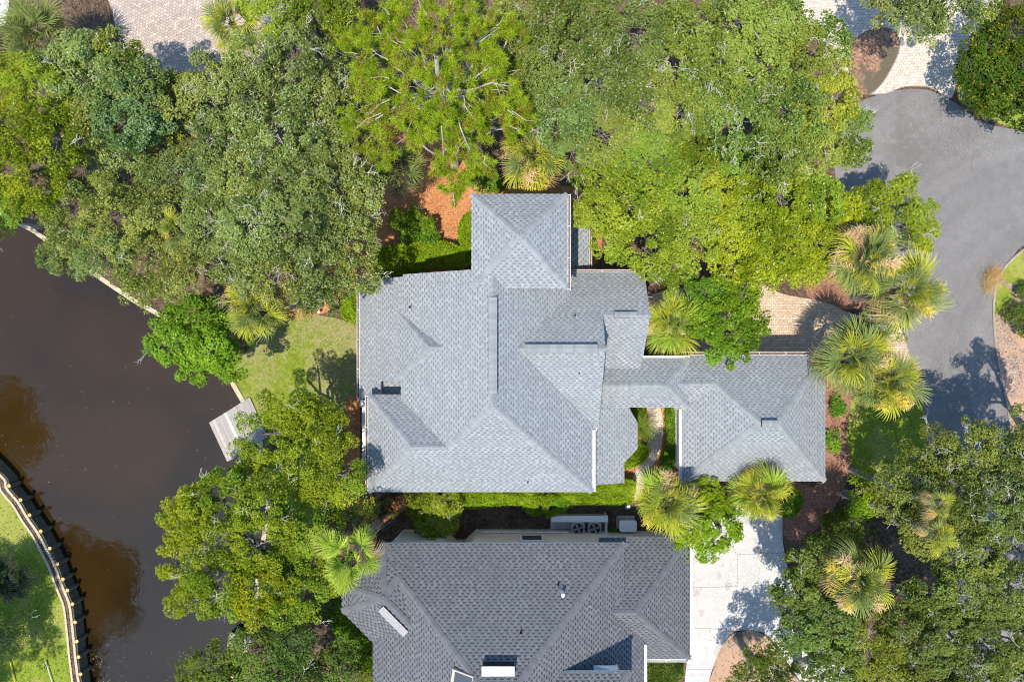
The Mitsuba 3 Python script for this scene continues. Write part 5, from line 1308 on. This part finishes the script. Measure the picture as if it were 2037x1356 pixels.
for nm, lab, spn, lob, top, sd in (
        ('lichen_shrub', 'grey lichened shrub hanging below the lower eave of the large house', 'lime_oak', [(845, 1000, 34), (880, 1005, 32), (862, 1040, 36), (890, 1035, 26)], 2.6, 51),
        ('shrub', 'loose bright shrub at the middle of the hedge below the large house', 'bright', [(1065, 997, 22), (1090, 1000, 22), (1118, 995, 18)], 1.7, 52),
        ('shrub', 'dark shrub in the shaded straw bed below the palm left of the tower', 'green', [(805, 440, 26), (840, 455, 26), (815, 465, 20), (855, 470, 18)], 1.6, 53),
        ('shrub', 'bushy shrub under the pine beside the large palm', 'green', [(960, 350, 26), (930, 360, 18), (985, 365, 20)], 2.0, 54),
        ('shrub', 'reddish-based shrub in the wood chip bed, the lower one at the right edge', 'dark', [(2022, 622, 24), (2035, 652, 22), (2045, 610, 28)], 1.4, 55),
        ('shrub', 'smaller dark shrub in the wood chip bed just above the other one', 'dark', [(2036, 578, 12), (2046, 588, 14)], 1.1, 56),
        ('shrub', 'dark leafy shrub beneath the young tree by the lower right mulch', 'dark', [(1660, 1030, 26), (1690, 1040, 26), (1720, 1045, 24), (1640, 1055, 22), (1620, 1085, 24)], 1.8, 57),
        ('shrub', 'loose green shrub straddling the end of the paved drive by the street', 'silver', [(1715, 640, 20), (1750, 655, 20), (1785, 662, 16)], 2.6, 58),
        ('shrub', 'leafy shrub behind the grey oak at the broad bed corner', 'green', [(612, 590, 20), (640, 575, 22)], 1.6, 59),
        ('shrub', 'dark shrub at the foot of the lower cedar beside the lower house', 'dark', [(640, 1215, 26), (600, 1240, 26), (670, 1200, 20)], 2.0, 60),
        ('shrub', 'green tangle in shade at the bottom left of the lower house wall', 'dark', [(690, 1290, 26), (715, 1330, 26), (725, 1240, 18)], 1.6, 61),
        ('shrub', 'leafy underbrush between the paved parking area and the grey oak', 'dark', [(395, 175, 24), (430, 170, 22), (345, 165, 22)], 1.8, 62),
        ('shrub', 'small green plant in the red mulch beside the garage, upper one', 'green', [(1660, 800, 12), (1668, 815, 8)], 0.6, 63),
        ('shrub', 'small green plant in the red mulch beside the garage, lower one', 'green', [(1655, 870, 12), (1660, 885, 9)], 0.6, 64)):
    tree(nm, lab, 'shrub', spn, lob, top, None, seed=sd, trunk_r=0.04, minz=0.3, bare=0.8 if nm == 'lichen_shrub' else 0)


# --- ornamental grass, tufts, litter
def blades(cent, height, width, cols, r, lean=0.5):
    n = len(cent)
    dd = r.normal(0, lean, (n, 3)); dd[:, 2] = 1
    tip = cent + dd * height * r.uniform(0.6, 1.2, (n, 1))
    sd = r.normal(0, 1, (n, 3)); sd[:, 2] = 0; sd /= np.linalg.norm(sd, axis=1, keepdims=True)
    v = np.stack([cent - sd * width, cent + sd * width, tip], 1)
    return v.reshape(-1, 3), np.arange(n * 3).reshape(-1, 3), np.repeat(cols, 3, 0)


r = np.random.default_rng(8)
for lab, px, py, rad, c0 in (('tan ornamental grass clump leaning over the kerb beside the oval lawns, upper one', 1970, 549, 0.45, (0.46, 0.27, 0.09)), ('pale straw ornamental grass clump at the kerb, lower one', 1964, 568, 0.42, (0.56, 0.43, 0.22))):
    k_ = thing('ornamental_grass', lab, 'grass clump', 'grass clumps at the kerb')
    c = P(px, py, 0)
    cen = c + np.column_stack([r.normal(0, 0.1, (900, 2)), np.zeros(900)])
    V, F, C = blades(cen, 0.55, 0.008, np.array(c0) * r.uniform(0.7, 1.25, (900, 1)), r, 0.75)
    part(k_, 'blades', (V, F), 'tinted', color=C)


def scatter(poly, n, r, z):
    x0, y0, x1, y1 = poly.bounds
    xy = np.column_stack([r.uniform(x0, x1, n), r.uniform(y0, y1, n)])
    xy = xy[shapely.contains_xy(poly, xy[:, 0], xy[:, 1])]
    return np.column_stack([xy, np.full(len(xy), z)])


FRAME = sg.box(-31, -21, 31, 21)
gr_poly = shapely.union_all([sg.Polygon(smooth_ring(lawn_poly, 3)).buffer(0), bank_lawn, side_lawn, oval_a, oval_b]).intersection(FRAME).difference(pond.buffer(0.1)).difference(road_poly)
cen = scatter(gr_poly, 420000, r, 0.0)
pn = mikit.meshkit.fbm(cen * 0.9, 3, 6)[:, None]
col = np.where(r.uniform(0, 1, (len(cen), 1)) < pn * 0.7 - 0.02, [[0.30, 0.27, 0.12]], [[0.12, 0.175, 0.022]]) * r.uniform(0.7, 1.3, (len(cen), 1))
V, F, C = blades(cen, 0.055, 0.007, col, r, 0.6)
stuff('grass', (V, F), 'leaf', 'short grass blades growing on the lawns and the pond bank', 'grass', color=C)

litter_zone = FRAME.difference(shapely.union_all([pond, road_poly.buffer(0.05), md, tl, tr, drive, straw, sg.Polygon(smooth_ring(lawn_poly, 3)).buffer(0)]))
cen = scatter(litter_zone, 45000, r, 0.03)
pal = np.array([(0.17, 0.105, 0.062), (0.12, 0.075, 0.045), (0.26, 0.19, 0.12), (0.08, 0.055, 0.036), (0.21, 0.12, 0.06)])
V, F, C = foliage(cen + np.column_stack([np.zeros((len(cen), 2)), r.uniform(0, 0.03, len(cen))]), np.zeros((len(cen), 3)), pal[r.integers(0, 5, len(cen))], 0.10, 0.05, r, up=1.6)
stuff('leaf_litter', (V, F), 'tinted', 'dry brown leaves lying on the ground under the trees', 'leaf litter', color=C)
cen = np.vstack([scatter(shapely.union_all([road_poly, md, tl, tr]).intersection(FRAME), 420, r, 0.065), scatter(drive, 60, r, 0.07)])
V, F, C = foliage(cen, np.zeros((len(cen), 3)), pal[r.integers(0, 5, len(cen))], 0.09, 0.05, r, up=1.8)
stuff('fallen_leaves', (V, F), 'tinted', 'single brown leaves lying on the street and the drives', 'leaves', color=C)
pz = pond.intersection(FRAME)
cen = scatter(pz, 170, r, -0.772)
near = scatter(sg.Polygon(P2([(150, 1290), (260, 1300), (260, 1360), (160, 1360)], -1)), 70, r, -0.772)
near2 = scatter(sg.Polygon(P2([(340, 1290), (420, 1300), (400, 1360), (330, 1360)], -1)), 40, r, -0.772)
cen = np.vstack([cen, near, near2])
cen = cen[shapely.contains_xy(pond, cen[:, 0], cen[:, 1])]
V, F, C = foliage(cen, np.zeros((len(cen), 3)), np.array([(0.36, 0.31, 0.25), (0.30, 0.18, 0.06), (0.42, 0.40, 0.37)])[r.integers(0, 3, len(cen))], 0.055, 0.035, r, up=4.0, spread=0.1)
stuff('floating_leaves', (V, F), 'tinted', 'tiny pale leaves and scum floating on the pond', 'leaves', color=C)

# ------------------------------------------------------------------ small things
for lab, px, py, tx, ty, col in (('thin yellow pole lying in the shrubs at the lower left edge', 16, 1298, 30, 1356, 'straw_yellow'), ('thin pale pole lying on the far bank grass', 92, 1318, 106, 1362, 'twig_grey')):
    k_ = thing('garden_pole', lab, 'pole')
    a, b = P(px, py, 0.1), P(tx, ty, 0.1)
    part(k_, 'shaft', tube([a, b], 0.03, 8), col)
    part(k_, 'end_cap', tube([a - (b - a) / np.linalg.norm(b - a) * 0.12, a], 0.05, 8), 'cabinet_tan')
for lab, px, py in (('small dark garden light in the straw bed above the lawn', 586, 589), ('small white garden light at the top edge of the lawn near the house', 637, 620)):
    k_ = thing('garden_light', lab, 'garden light', 'garden lights by the lawn')
    c = P(px, py, 0)
    part(k_, 'stake', tube([c, c + [0, 0, 0.3]], 0.02, 6), 'black')
    part(k_, 'lamp_head', tube([c + [0, 0, 0.26], c + [0, 0, 0.36], c + [0, 0, 0.40]], [0.09, 0.08, 0.01], 10), 'cabinet_white' if px > 600 else 'black')
k_ = thing('stepping_block', 'pale concrete block at the right end of the alley hedge', 'block')
c = P(1249, 1008, 0.1)
part(k_, 'block', rounded_box(c[0], c[1], 0.26, 0.2, 0, 0.12, 0.02), 'white_wall')
k_ = thing('fallen_branch', 'fallen bare branch lying in the straw near the fan palm', 'branch')
part(k_, 'stem', tube([P(742, 1062, 0.2), P(772, 1040, 0.22), P(806, 1008, 0.12)], [0.05, 0.045, 0.03], 7), 'bark')
part(k_, 'side_stem', tube([P(772, 1040, 0.22), P(786, 1036, 0.3)], [0.03, 0.012], 6), 'bark')
